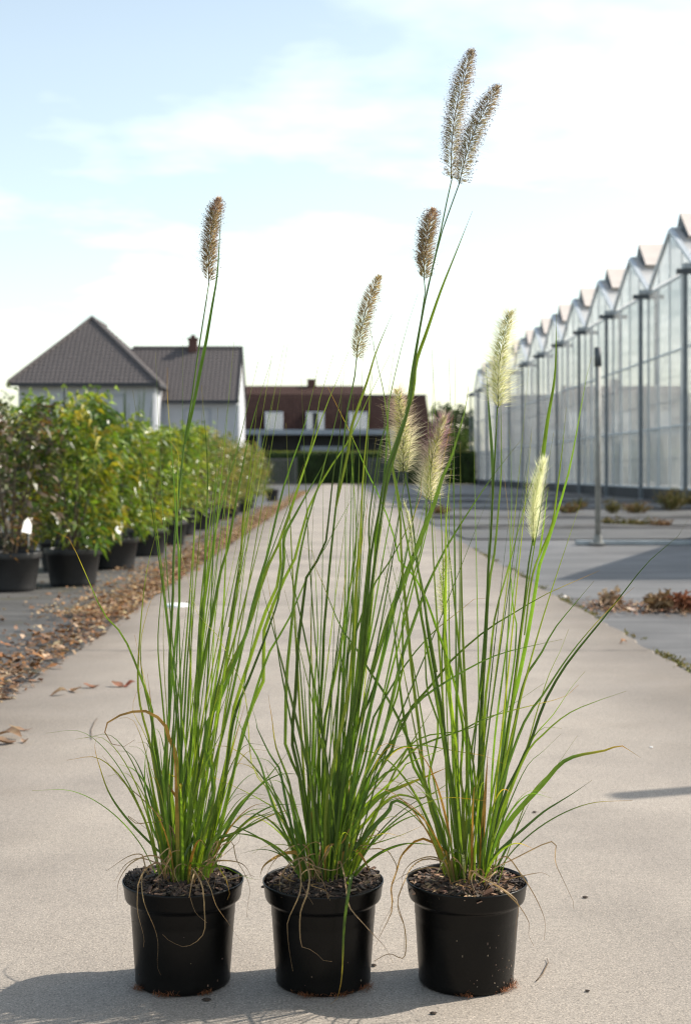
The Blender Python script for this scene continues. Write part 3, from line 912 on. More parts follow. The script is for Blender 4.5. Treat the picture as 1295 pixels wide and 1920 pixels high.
# ------------------------------------------------------------------ potted shrubs along the left bed
def shrub_mesh(name, seed, cols, n, hgt, rad, ln, wd, z0=0.30, droop=0.45):
    rr = random.Random(seed)
    mb = MB()
    for c in range(n // 20):
        a = rr.uniform(0, 6.28); q = rr.uniform(0.25, 1) ** 0.7
        z = z0 + (hgt - z0) * rr.uniform(0.02, 1) ** 0.8
        prof = 0.55 + 0.45 * math.sin(math.pi * min(1, (z - z0) / (hgt - z0) * 0.78 + 0.18))
        ctr = Vector((math.cos(a) * rad * q * prof, math.sin(a) * rad * q * prof, z))
        out = Vector((math.cos(a), math.sin(a), 0.35))
        col = cols[rr.randrange(len(cols))]
        tip = ctr + out * 0.10 + Vector((0, 0, 0.10))
        for i in range(16):
            f = i / 16
            p = ctr.lerp(tip, f) + Vector((rr.gauss(0, 0.045), rr.gauss(0, 0.045), rr.gauss(0, 0.05)))
            d = Vector((rr.gauss(0, 0.8), rr.gauss(0, 0.8), rr.gauss(-0.25, 0.5))) + out * 0.9
            cc = col if rr.random() < 0.86 else cols[rr.randrange(len(cols))]
            leaf_quad(mb, p, d, ln * rr.uniform(0.6, 1.25), wd * rr.uniform(0.7, 1.2), droop * rr.uniform(0.3, 1.2), jit(cc, 0.22))
    return mb.mesh(name, M['shrub'])


def stems_mesh(hgt, rad, seed):
    rr = random.Random(seed); mb = MB(); mb.cur = (1, 1, 1)
    for k in range(7):
        a = k * 0.9 + rr.uniform(0, 0.4); q = rad * rr.uniform(0.3, 0.75)
        mb.tube([(math.cos(a) * 0.03, math.sin(a) * 0.03, 0.26), (math.cos(a) * q * 0.4, math.sin(a) * q * 0.4, 0.55), (math.cos(a) * q * 0.8, math.sin(a) * q * 0.8, hgt * 0.65), (math.cos(a) * q, math.sin(a) * q, hgt * 0.92)],
                [0.011, 0.009, 0.006, 0.003], 5)
    return mb.mesh('stem', M['bark'])


def tub_mesh():
    mb = MB()
    r = 0.235
    mb.lathe([(0.0, 0.0), (r * 0.76, 0.0), (r * 0.78, 0.006), (r * 0.80, 0.03), (r * 0.93, 0.245), (r * 0.99, 0.25), (r, 0.256), (r * 1.0, 0.292), (r * 0.985, 0.30), (r * 0.95, 0.298), (r * 0.93, 0.26), (r * 0.92, 0.24)], 36)
    return mb.mesh('tub', M['tub'], True)


def peat_mesh(r, z, seed):
    rr = random.Random(seed); mb = MB()
    rings, seg = 9, 30
    for i in range(rings + 1):
        for k in range(seg):
            q = r * i / rings
            mb.v.append((q * math.cos(6.2832 * k / seg), q * math.sin(6.2832 * k / seg), z + rr.uniform(-0.008, 0.008) + 0.02 * (1 - i / rings)))
            mb.c.append((1, 1, 1))
    for i in range(rings):
        for k in range(seg):
            k2 = (k + 1) % seg
            mb.f.append((i * seg + k, i * seg + k2, (i + 1) * seg + k2, (i + 1) * seg + k)); mb.m.append(0)
    return mb.mesh('soil', M['peat'])


GRN = [(0.098, 0.164, 0.025), (0.127, 0.197, 0.029), (0.161, 0.223, 0.032), (0.069, 0.125, 0.023), (0.219, 0.248, 0.035), (0.323, 0.287, 0.029)]
BRN = [(0.06, 0.075, 0.022), (0.08, 0.095, 0.024), (0.13, 0.095, 0.065), (0.20, 0.15, 0.11), (0.07, 0.05, 0.03), (0.035, 0.045, 0.016), (0.16, 0.085, 0.03)]
YEL = [(0.173, 0.252, 0.029), (0.234, 0.299, 0.035), (0.131, 0.204, 0.029), (0.304, 0.312, 0.035), (0.102, 0.156, 0.028)]
OLV = [(0.127, 0.154, 0.043), (0.18, 0.194, 0.052), (0.096, 0.124, 0.038), (0.23, 0.219, 0.069), (0.278, 0.238, 0.087)]
VAR = [shrub_mesh('foliage', 1, BRN, 1950, 1.42, 0.42, 0.075, 0.032, 0.27, 0.3),
       shrub_mesh('foliage', 2, GRN, 1750, 1.48, 0.40, 0.115, 0.040, 0.28, 0.6),
       shrub_mesh('foliage', 3, GRN + YEL[:2], 1750, 1.40, 0.41, 0.105, 0.038, 0.27, 0.55),
       shrub_mesh('foliage', 4, YEL + GRN[:2], 1700, 1.36, 0.40, 0.095, 0.04, 0.27, 0.5),
       shrub_mesh('foliage', 5, OLV, 1800, 1.34, 0.52, 0.085, 0.036, 0.26, 0.3)]
STM = [stems_mesh(1.35, 0.4, s) for s in range(3)]
TUB, SOILT = tub_mesh(), peat_mesh(0.214, 0.265, 3)
lone = []
for cset in (BRN, GRN, YEL):
    for c in (cset[0], cset[1], cset[2], cset[3]):
        q = MB(); leaf_quad(q, Vector((0, 0, 0)), Vector((1, 0, 0)), 0.115, 0.042, 0.35, c, Vector((0, 1, 0))); lone.append(q.mesh('leaf', M['shrub']))


def put_shrub(label, x, y, var, sc=1.0, rz=None, singles=0, seed=0, group='potted shrubs on the dark bed at the left'):
    rr = random.Random(seed + 50)
    t = thing('potted_shrub', label, 'shrub', (x, y, -0.018), rr.uniform(0, 6.28) if rz is None else rz, group)
    link('tub', TUB, t); link('soil', SOILT, t)
    s = link('stems', STM[seed % 3], t); s.scale = (sc, sc, sc)
    f_ = link('foliage', VAR[var], t); f_.scale = (sc, sc, sc); kind(f_, 'stuff')
    for i in range(singles):
        a = rr.uniform(0, 6.28); z = rr.uniform(0.42, 1.38) * sc; q = rr.uniform(0.30, 0.47) * sc
        l_ = link('leaf', lone[{0: 0, 1: 4, 2: 4, 3: 8, 4: 4}[var] + rr.randrange(4)], t)
        l_.location = (math.cos(a) * q, math.sin(a) * q, z)
        l_.rotation_euler = (rr.uniform(-0.8, 0.8), rr.uniform(-0.2, 0.9), a + rr.uniform(-0.7, 0.7))
    return t


front = [(22, 1102, 0, 0.93, 'brownish small-leaved potted shrub cut by the left edge, white tag in its tub'),
         (137, 1092, 1, 0.94, 'green potted shrub in the widest black tub, second from the left edge'),
         (215, 1062, 2, 0.95, 'green potted shrub with orange and white tag, third tub from the left'),
         (276, 1038, 3, 0.96, 'yellow-green potted shrub, fourth tub from the left edge'),
         (318, 1018, 3, 1.0, 'yellow-green potted shrub, fifth from the left, behind the fourth tub')]
for i, (px, py, v, sc, lb) in enumerate(front):
    Y = CAMH * FPX / (py - VY)
    put_shrub(lb, (px - VX) * Y / FPX, Y, v, sc, None, 110 if i < 3 else 60, i)
yy = 21.0
ordn = ['sixth', 'seventh', 'eighth', 'ninth', 'tenth', 'eleventh', 'twelfth', 'thirteenth', 'fourteenth', 'fifteenth']
for i in range(10):
    put_shrub('olive-green potted shrub, %s in the front row counted from the left edge' % ordn[i], -2.27 + U(-0.08, 0.08), yy, 4 if i > 0 else 3, U(1.0, 1.12), None, 0, i + 5)
    yy += U(1.5, 2.0)
back = [(-3.35, 12.6, 0), (-3.3, 14.6, 1), (-3.25, 16.6, 2), (-3.2, 18.6, 3), (-3.25, 20.8, 4), (-3.3, 23.4, 4), (-3.3, 26.3, 4), (-3.3, 29.4, 4), (-3.3, 33, 4)]
for i, (x, y, v) in enumerate(back):
    put_shrub('%s potted shrub in the hidden back row behind the front row at left' % ('nearest first second third fourth fifth sixth seventh eighth ninth'.split()[i] if i else 'nearest'), x, y, v, U(0.90, 1.0), None, 0, i + 20, 'potted shrubs in the back row at the left')
# one taller pale shrub rising behind the second tub, with its cane
t = put_shrub('taller yellow-green shrub rising above its neighbours at the left, tied to a dark cane', (118 - VX) * 13.4 / FPX, 13.4, 3, 1.13, None, 40, 41, 'potted shrubs in the back row at the left')
q = MB(); q.tube([(0.0, -0.05, 0.2), (0.0, -0.05, 1.72)], [0.012, 0.011], 6); q.build('cane', M['darksteel'], t)
# tall feathery shoots behind the third tub
t = thing('tall_grass', 'tall pale green shoots standing above the shrubs in front of the grey wall', 'grass plant', ((243 - VX) * 17 / FPX, 17, -0.02))
for i in range(16):
    q = MB(); a = U(-0.10, 0.10); s = Vector((U(-0.16, 0.16), U(-0.1, 0.1), 0))
    pts = [s * 0.3, s * 0.6 + Vector((a, 0, 1.0)), s + Vector((a * 1.5, 0, U(1.7, 1.95)))]
    q.tube(pts, [0.006, 0.012, 0.003], 4, [(0.10, 0.15, 0.03)] * 3); q.build('shoot', M['shrub'], t)
# tags
def tagcard(label, px, py, Y, w, hh, tilt, orange=False):
    p = at(px, py, Y)
    t = thing('plant_label', label, 'plant tag', p, 0)
    q = MB(); q.add([(-w / 2, 0, -hh / 2), (w / 2, 0, -hh / 2), (w / 2 * 0.9, 0.01, hh * 0.1), (0, 0.012, hh / 2), (-w / 2 * 0.7, 0.01, hh * 0.2)], [(0, 1, 2, 3, 4)])
    q.add([(-w / 2, 0.004, -hh / 2), (w / 2, 0.004, -hh / 2), (w / 2 * 0.9, 0.014, hh * 0.1), (0, 0.016, hh / 2), (-w / 2 * 0.7, 0.014, hh * 0.2)], [(4, 3, 2, 1, 0)])
    o = q.build('card', M['paper'], t); o.rotation_euler = (0.1, tilt, 1.0)
    if orange:
        q = MB(); q.box(-w * 0.4, w * 0.4, -0.012, -0.003, -hh * 0.95, -hh * 0.5); o = q.build('print', M['orange'], t); o.rotation_euler = (0.1, tilt, 0.2)
    q = MB(); q.box(-0.005, 0.005, 0.018, 0.024, -hh / 2 - 0.10, 0); o = q.build('stake', M['post'], t)
tagcard('white pointed plant tag in the tub at the left edge', 53, 985, 10.6, 0.10, 0.115, 0.2)
tagcard('white plant tag with orange print in the third tub', 226, 988, 12.7, 0.08, 0.13, 0.6, True)
# empty black tub at the far end of the row
t = thing('plant_pot', 'small empty black pot near the far gate at the end of the shrub row', 'pot', ((510 - VX) * 46 / FPX, 46, -0.02)); o = link('tub', TUB, t); o.scale = (0.95, 0.95, 1.3)

# ------------------------------------------------------------------ fallen leaves
LIT = [(0.16, 0.085, 0.042), (0.21, 0.12, 0.065), (0.30, 0.20, 0.12), (0.15, 0.075, 0.035), (0.30, 0.14, 0.05), (0.42, 0.32, 0.20), (0.10, 0.06, 0.035)]
def crumple(mb, p, ln, wd, col, z=0.0):
    a = U(0, 6.28)
    d = Vector((math.cos(a), math.sin(a), U(-0.1, 0.35))); s = Vector((-math.sin(a), math.cos(a), U(-0.2, 0.5)))
    c = U(0.1, 0.5)
    b0 = Vector(p)
    pts = [b0 - d * ln / 2, b0 - d * ln * 0.1 + s * wd / 2 + Vector((0, 0, c * wd)), b0 + d * ln * 0.3 + s * wd * 0.4 + Vector((0, 0, c * wd * 0.7)), b0 + d * ln / 2 + Vector((0, 0, U(0, 0.3) * ln)),
           b0 + d * ln * 0.3 - s * wd * 0.4 + Vector((0, 0, c * wd * U(0.3, 1))), b0 - d * ln * 0.1 - s * wd / 2 + Vector((0, 0, c * wd * U(0.5, 1.2)))]
    lo = min(q.z for q in pts)
    pts = [q + Vector((0, 0, z - lo)) for q in pts]
    mb.add(pts, [(0, 1, 5), (1, 2, 4, 5), (2, 3, 4)], [jit(col, 0.2)] * 6)

mb = MB()
for i in range(9000):
    y = 4.2 + 34 * rnd.random() ** 1.9
    w = 0.10 + 0.16 * (0.5 + 0.5 * math.sin(y * 1.9 + 1)) + 0.006 * y
    x = -1.36 - abs(rnd.gauss(0, w)) + 0.10 * rnd.random() ** 3
    s = U(0.5, 1.0) if rnd.random() < 0.75 else U(1.1, 2.1)
    crumple(mb, (x, y, 0), 0.036 * s, 0.018 * s, LIT[rnd.randrange(7)], 0.0 + U(-0.012, 0.020) * (1 if x < -1.36 else 0.1))
for i in range(220):
    y = 4.5 + 20 * rnd.random() ** 1.5; s = U(0.6, 1.5)
    crumple(mb, (-1.4 - abs(rnd.gauss(0, 0.8)), y, 0), 0.04 * s, 0.022 * s, LIT[rnd.randrange(7)], -0.012)
kind(mb.build('leaf_litter', M['litter']), 'stuff')
# fine crumbs that tint the strip further off
mb = MB()
for i in range(9000):
    y = 9 + 60 * rnd.random() ** 1.6
    x = -1.36 - abs(rnd.gauss(0, 0.25)) + 0.06 * rnd.random() ** 2
    s = U(0.5, 1.2) * (1 + y / 60)
    crumple(mb, (x, y, 0), 0.03 * s, 0.02 * s, [(0.30, 0.19, 0.09), (0.25, 0.14, 0.06), (0.36, 0.26, 0.15)][rnd.randrange(3)], U(-0.014, 0.012))
kind(mb.build('leaf_crumbs', M['litter']), 'stuff')

def single_leaf(label, px, py, ln, wd, col, grp='fallen leaves lying on the concrete'):
    Y = CAMH * FPX / (py - VY)
    mb = MB()
    for k in range(6):
        f = k / 5
        wv = wd * math.sin(math.pi * (0.08 + 0.88 * f)) * 0.5
        zc = 0.010 * math.sin(f * 4 + px) + 0.012
        mb.v += [(ln * (f - 0.5), -wv, zc + 0.35 * wv), (ln * (f - 0.5), 0, zc), (ln * (f - 0.5), wv, zc + U(0.3, 1.1) * wv)]
        mb.c += [jit(col, 0.25)] * 3
    for k in range(5):
        for j in range(2):
            a = k * 3 + j; mb.f.append((a, a + 1, a + 4, a + 3)); mb.m.append(0)
    lo = min(v[2] for v in mb.v); mb.v = [(x, y, z - lo) for x, y, z in mb.v]
    o = mb.build('fallen_leaf', M['litter'], None, True, ((px - VX) * Y / FPX, Y, 0.001))
    o.rotation_euler = (0, 0, U(-0.9, 0.9))
    return tag(o, label, 'fallen leaf', grp)
single_leaf('pale dry fallen leaf at the left end of the row on the concrete', 112, 1304, 0.075, 0.032, (0.20, 0.13, 0.08))
single_leaf('curled tan fallen leaf, second from the left in the row on the concrete', 142, 1297, 0.085, 0.034, (0.42, 0.28, 0.17))
single_leaf('brown fallen leaf in the middle of the row on the concrete', 172, 1290, 0.065, 0.034, (0.24, 0.12, 0.07))
single_leaf('reddish-brown fallen leaf at the right end of the row, beside the left grass', 222, 1288, 0.07, 0.036, (0.30, 0.15, 0.09))
single_leaf('small rust fallen leaf touching the reddish one on the concrete', 243, 1288, 0.05, 0.03, (0.26, 0.09, 0.05))
single_leaf('large torn brown fallen leaf at the left edge of the concrete', 18, 1383, 0.12, 0.045, (0.26, 0.17, 0.10))
single_leaf('dark brown fallen leaf at the left edge, nearest to the camera', 8, 1396, 0.09, 0.04, (0.16, 0.10, 0.06))
single_leaf('small curled fallen leaf just right of the torn brown one', 47, 1393, 0.035, 0.02, (0.30, 0.20, 0.14))
single_leaf('thin straw-coloured fallen leaf above the torn brown one', 40, 1370, 0.09, 0.016, (0.36, 0.25, 0.15))
single_leaf('tiny orange fallen leaf on the right part of the concrete', 1168, 1207, 0.04, 0.028, (0.42, 0.20, 0.09))
single_leaf('pale fallen leaf on the grey bed beside the dry weeds', 1183, 1146, 0.085, 0.05, (0.6, 0.48, 0.36), 'fallen leaves on the grey bed')
single_leaf('small white scrap of leaf at the concrete edge left of the weeds', 1062, 1124, 0.05, 0.04, (0.65, 0.6, 0.52), 'fallen leaves on the grey bed')

# white lid
q = MB(); q.lathe([(0.0, 0.014), (0.07, 0.016), (0.080, 0.012), (0.084, 0.0)], 28)
Yl = CAMH * FPX / (1137 - VY)
o = q.build('plastic_lid', M['white'], None, True, ((332 - VX) * Yl / FPX, Yl, 0.002)); tag(o, 'white round plastic lid lying on the concrete behind the left plant', 'lid')

# dry weeds heap on the right bed, moss along the right edge of the road
mb = MB()
for i in range(800):
    x = 1.66 + 1.0 * rnd.random(); y = 9.55 + rnd.gauss(0, 0.22) - 0.25 * (x - 1.7) * 0.3
    s = U(0.5, 1.3)
    crumple(mb, (x, y, 0), 0.040 * s, 0.020 * s, [(0.22, 0.11, 0.06), (0.33, 0.22, 0.13), (0.12, 0.07, 0.045), (0.25, 0.15, 0.085), (0.15, 0.09, 0.05)][rnd.randrange(5)], -0.015 + abs(rnd.gauss(0, 0.018)) * (0.3 + 0.7 * (x - 1.6)))
kind(mb.build('dry_weed_litter', M['litter']), 'stuff')
mb = MB()
for i in range(3600):
    y = 4 + 13 * rnd.random() ** 1.4
    w = max(0, math.sin(y * 2.1) * 0.5 + math.sin(y * 5.7) * 0.5 + 0.35)
    if rnd.random() > w:
        continue
    x = 1.605 + rnd.gauss(0.02, 0.028)
    leaf_quad(mb, Vector((x, y, -0.018)), Vector((U(-1, 1), U(-1, 1), U(0.4, 1.5))), U(0.012, 0.04), U(0.006, 0.014), 0.2,
              [(0.13, 0.13, 0.03), (0.22, 0.20, 0.06), (0.09, 0.10, 0.025), (0.28, 0.22, 0.10)][rnd.randrange(4)])
kind(mb.build('edge_moss', M['litter']), 'stuff')

def weed(label, px, py, hgt, rad, cols, n=60):
    Y = CAMH * FPX / (py - VY)
    t = thing('weed', label, 'weed', ((px - VX) * Y / FPX, Y, -0.02), 0, 'weeds growing on the grey bed at the right')
    mb = MB()
    for i in range(n):
        a = U(0, 6.28); q = rad * rnd.random()
        b0 = Vector((math.cos(a) * q * 0.3, math.sin(a) * q * 0.3, 0)); tip = Vector((math.cos(a) * q, math.sin(a) * q, hgt * U(0.5, 1)))
        d = tip - b0
        leaf_quad(mb, b0, d, d.length, U(0.014, 0.03), 0.12, cols[rnd.randrange(len(cols))])
        for k in range(3):
            leaf_quad(mb, b0.lerp(tip, U(0.4, 1)), rdir(), U(0.05, 0.1), 0.03, 0.2, cols[rnd.randrange(len(cols))])
    kind(mb.build('leaves', M['litter'], t), 'stuff')
WG = [(0.12, 0.12, 0.03), (0.17, 0.15, 0.05), (0.09, 0.085, 0.025), (0.20, 0.15, 0.06)]
WB = [(0.22, 0.13, 0.06), (0.15, 0.09, 0.045), (0.28, 0.18, 0.09)]
weed('tall olive weed clump in front of the greenhouse near the right edge', 1258, 956, 0.62, 0.5, WG, 130)
weed('low rusty weed left of the tall clump, before the greenhouse', 1192, 962, 0.30, 0.42, WB + WG, 80)
weed('small dark weed right of the steel post, before the greenhouse', 1148, 962, 0.34, 0.3, WG, 60)
weed('broad low weed left of the steel post, before the greenhouse', 1065, 962, 0.28, 0.45, WB + WG, 80)
weed('little weed tuft between the post and the silvery seed head', 1087, 953, 0.30, 0.25, WG, 40)
weed('flat green weed on the grey cloth right of the post', 1187, 984, 0.12, 0.4, WG, 60)
weed('small green weed close to the foot of the steel post', 1141, 983, 0.14, 0.25, WG, 40)
weed('dry brown weed at the far right of the grey cloth', 1236, 984, 0.12, 0.25, WB, 40)
weed('grassy weed at the right edge of the photo before the greenhouse', 1289, 946, 0.4, 0.4, WG, 60)
weed('straw-coloured dry weed on the left part of the leaf heap', 1142, 1135, 0.11, 0.10, [(0.4, 0.3, 0.2), (0.3, 0.2, 0.12)], 40)
weed('brown dry weed in the middle of the leaf heap', 1235, 1140, 0.12, 0.12, WB, 50)
weed('rust-red dry weed at the right of the leaf heap', 1285, 1142, 0.12, 0.10, [(0.22, 0.09, 0.05), (0.3, 0.13, 0.07)], 50)
weed('brown weed by the road edge behind the purple seed head', 822, 968, 0.30, 0.3, WB + WG, 60)

# crumbs and pebbles on the concrete
PEB = [('dark crumb of soil on the concrete right of the right pot, by the thin shadow', 1001, 1524, 0.005), ('dark crumb at the right edge of the concrete level with the pots', 1100, 1860, 0.004),
       ('small dark crumb in front of the gap between middle and right pot', 812, 1902, 0.005), ('flat dark chip in front of the left pot', 388, 1877, 0.006), ('pale pebble on the concrete right of the plants', 1220, 1402, 0.005),
       ('tiny dark crumb far right of the right plant', 1096, 1684, 0.005), ('dark crumb between the left and middle pots on the shadow', 700, 1812, 0.005)]
for lb, px, py, r in PEB:
    Y = CAMH * FPX / (py - VY); mb = MB()
    mb.lathe([(0, 0), (r, 0.001), (r * 1.1, r * 0.4), (r * 0.6, r * 0.75), (0, r * 0.8)], 8)
    mb.v = [(x * U(0.7, 1.5), y * U(0.6, 1), z) for x, y, z in mb.v]
    tag(mb.build('crumb', M['paper' if 'pale' in lb else 'peat'], None, False, ((px - VX) * Y / FPX, Y, 0.0005)), lb, 'crumb', 'crumbs lying on the concrete')


# ------------------------------------------------------------------ the three potted fountain grasses
PY = 2.52
def px2x(px): return (px - VX) * PY / FPX
PLANT = {1: (343, 345), 2: (606, 612), 3: (873, 880)}           # pot centre, clump centre (photo px)
LAB = {1: 'left potted fountain grass with one tall dark bottlebrush seed head',
       2: 'middle potted fountain grass, the tallest, with paired dark seed heads at the top',
       3: 'right potted fountain grass with pale and silvery green seed heads'}
roots, cpos = {}, {}
PP = [(0.0, 0.006), (0.058, 0.006), (0.062, 0.0), (0.0805, 0.0), (0.0832, 0.0025), (0.0840, 0.007), (0.0834, 0.013), (0.0850, 0.030), (0.0905, 0.110), (0.0909, 0.117), (0.0917, 0.1195), (0.0922, 0.139),
      (0.0932, 0.1430), (0.0980, 0.1450), (0.1010, 0.1475), (0.1026, 0.1515), (0.1052, 0.1720), (0.1068, 0.1755), (0.1070, 0.1785), (0.1058, 0.1795), (0.1045, 0.1780), (0.1035, 0.172), (0.1015, 0.150), (0.088, 0.14)]
pm = MB(); pm.lathe(PP, 72); POT = pm.mesh('pot', M['pot'], True)
CH = [(0.035, 0.022, 0.015), (0.06, 0.035, 0.022), (0.11, 0.06, 0.035), (0.17, 0.10, 0.06), (0.03, 0.022, 0.018), (0.27, 0.18, 0.11), (0.05, 0.03, 0.02)]
for k, (pc, cc) in PLANT.items():
    X = px2x(pc)
    t = thing('potted_grass', LAB[k], 'potted grass', (X, PY, 0.001), 0, 'three potted fountain grasses on the concrete')
    roots[k] = t; cpos[k] = Vector((px2x(cc), PY, 0.175))
    po = link('pot', POT, t); po.rotation_euler = (R(U(-0.6, 0.6)), R(U(-0.8, 0.8)), U(0, 6))
    # soil: uneven mound
    mb = MB(); rings, seg = 22, 64
    def sh_(x, y):
        r = math.hypot(x, y) / 0.103
        hsum = 0.1665 + 0.017 * (1 - r * r) + 0.004 * math.sin(x * 70 + k) * math.sin(y * 60) + 0.003 * math.sin(x * 160 + 1) * math.sin(y * 140 + k)
        if k == 1:
            hsum += 0.008 * max(0, -x / 0.1) ** 1.5
        if k == 2:
            hsum += 0.010 * max(0, x / 0.1)
        return hsum
    for i in range(rings + 1):
        for s in range(seg):
            q = 0.1035 * i / rings; x, y = q * math.cos(6.2832 * s / seg), q * math.sin(6.2832 * s / seg)
            mb.v.append((x, y, sh_(x, y) + U(-0.002, 0.002))); mb.c.append((1, 1, 1))
    for i in range(rings):
        for s in range(seg):
            s2 = (s + 1) % seg
            mb.f.append((i * seg + s, i * seg + s2, (i + 1) * seg + s2, (i + 1) * seg + s)); mb.m.append(0)
    soil = mb.build('soil', M['peat'], t)
    mb = MB()
    for i in range(900):
        a = U(0, 6.2832); q = 0.0965 * math.sqrt(rnd.random()); x, y = q * math.cos(a), q * math.sin(a)
        L = U(0.003, 0.010) * (1.5 if rnd.random() < 0.15 else 1); W = L * U(0.25, 0.5); H = U(0.0006, 0.0018)
        d = Vector((math.cos(i * 2.4), math.sin(i * 2.4), U(-0.5, 0.6))).normalized(); s = d.cross(Vector((U(-0.5, 0.5), U(-0.5, 0.5), 1))).normalized(); n_ = s.cross(d)
        mb.cur = jit(CH[int(7 * rnd.random() ** (1.5 if k < 3 else 1.0))], 0.3)
        if k < 3:
            mb.cur = lerp3(mb.cur, (0.03, 0.022, 0.016), 0.35)
        else:
            mb.cur = tuple(c * 1.35 for c in mb.cur)
        mb.obox((x, y, sh_(x, y) + U(0, 0.004)), d * L, s * W, n_ * H)
    kind(mb.build('bark_chips', M['chips'], soil), 'stuff')
    mb = MB()
    spots = {1: [(-0.092, -0.03, 0.016), (0.09, -0.02, 0.014)], 2: [], 3: [(-0.005, -0.093, 0.02), (0.025, -0.088, 0.014), (0.07, -0.062, 0.016)]}[k]
    for sx, sy, sr in spots:
        for i in range(260):
            a = U(0, 6.28); q = sr * math.sqrt(rnd.random()); x, y = sx + q * math.cos(a), sy + q * math.sin(a)
            if math.hypot(x, y) > 0.099:
                continue
            leaf_quad(mb, Vector((x, y, sh_(x, y) - 0.001)), Vector((U(-0.6, 0.6), U(-0.6, 0.6), 1)), U(0.003, 0.007), U(0.001, 0.002), 0.1, [(0.07, 0.12, 0.02), (0.10, 0.13, 0.03), (0.05, 0.08, 0.02)][i % 3])
    if spots:
        kind(mb.build('moss', M['moss'], soil), 'stuff')
    # crumbling peat hanging over the rim
    mb = MB()
    arcs = {1: [(2.6, 3.9, 240)], 2: [(-0.5, 0.5, 120), (3.4, 4.3, 60)], 3: [(-0.3, 0.1, 40)]}[k]
    for a0, a1, cnt in arcs:
        for i in range(cnt):
            a = U(a0, a1); q = U(0.094, 0.1025); d = rdir(); s = d.cross(rdir()).normalized()
            L = U(0.001, 0.003); mb.cur = jit((0.022, 0.016, 0.012), 0.4)
            mb.obox((q * math.cos(a), q * math.sin(a), U(0.172, 0.181) + (0.005 if k == 1 else 0.0)), d * L, s * L * 0.5, d.cross(s).normalized() * L * 0.3)
    kind(mb.build('peat_crumbs', M['chips'], soil), 'stuff')
    # coir fibres squeezed out under the pot
    mb = MB()
    for i in range(300):
        a = rnd.gauss(*{1: ((3.75, 0.06), (4.45, 0.16), (5.3, 0.07)), 2: ((4.4, 0.12), (5.1, 0.2), (5.75, 0.1)), 3: ((4.62, 0.08), (5.55, 0.14), (5.9, 0.1))}[k][i % 3]); q = U(0.077, 0.090) + 0.006 * max(0, math.sin(a * 9))
        d = Vector((U(-1, 1), U(-1, 1), U(-0.1, 0.5))).normalized() * U(0.004, 0.014); s = d.cross(Vector((0, 0, 1))).normalized() * 0.0004
        p = Vector((q * math.cos(a), q * math.sin(a), U(0.0005, 0.005)))
        mb.add([p - s, p + s, p + d * 0.5 + s + Vector((0, 0, 0.002)), p + d, p + d * 0.5 - s + Vector((0, 0, 0.002))], [(0, 1, 2, 4), (4, 2, 3)], [jit((0.22, 0.085, 0.035), 0.3)] * 5)
    kind(mb.build('coir_fibres', M['litter'], t), 'stuff')
    # splashes and specks stuck to the pot wall
    mb = MB()
    for i in range({1: 8, 2: 8, 3: 34}[k]):
        a = U(3.3, 6.0) if k < 3 else 4.4 + 1.5 * rnd.random() ** 0.7; z = 0.012 + 0.11 * rnd.random() ** 1.5
        q = 0.0843 + 0.0685 * (z - 0.022) + 0.0007
        n_ = Vector((math.cos(a), math.sin(a), 0)); s = Vector((-math.sin(a), math.cos(a), 0)); ss = U(0.0003, 0.0010) * (1.6 if rnd.random() < 0.12 else 1)
        mb.cur = jit([(0.10, 0.06, 0.04), (0.18, 0.13, 0.09), (0.06, 0.04, 0.03), (0.14, 0.10, 0.07)][i % 4], 0.3)
        mb.obox((q * math.cos(a), q * math.sin(a), z), s * ss, Vector((0, 0, 1)) * ss * U(0.5, 2.2), n_ * 0.0006)
    kind(mb.build('dirt_specks', M['chips'], po if False else t), 'stuff')


def catmull(P, n):
    P = [np.array(p, float) for p in P]
    if len(P) < 3:
        return [P[0] + (P[-1] - P[0]) * i / n for i in range(n + 1)]
    P = [2 * P[0] - P[1]] + P + [2 * P[-1] - P[-2]]
    d = [0]
    for i in range(1, len(P) - 2):
        d.append(d[-1] + np.linalg.norm(P[i + 1] - P[i]))
    out = []
    for j in range(n + 1):
        s = d[-1] * j / n
        i = 0
        while i < len(d) - 2 and s > d[i + 1]:
            i += 1
        u = (s - d[i]) / max(1e-9, d[i + 1] - d[i])
        a, b_, c, e = P[i], P[i + 1], P[i + 2], P[i + 3]
        out.append(0.5 * (2 * b_ + (c - a) * u + (2 * a - 5 * b_ + 4 * c - e) * u * u + (3 * b_ - a - 3 * c + e) * u ** 3))
    return out


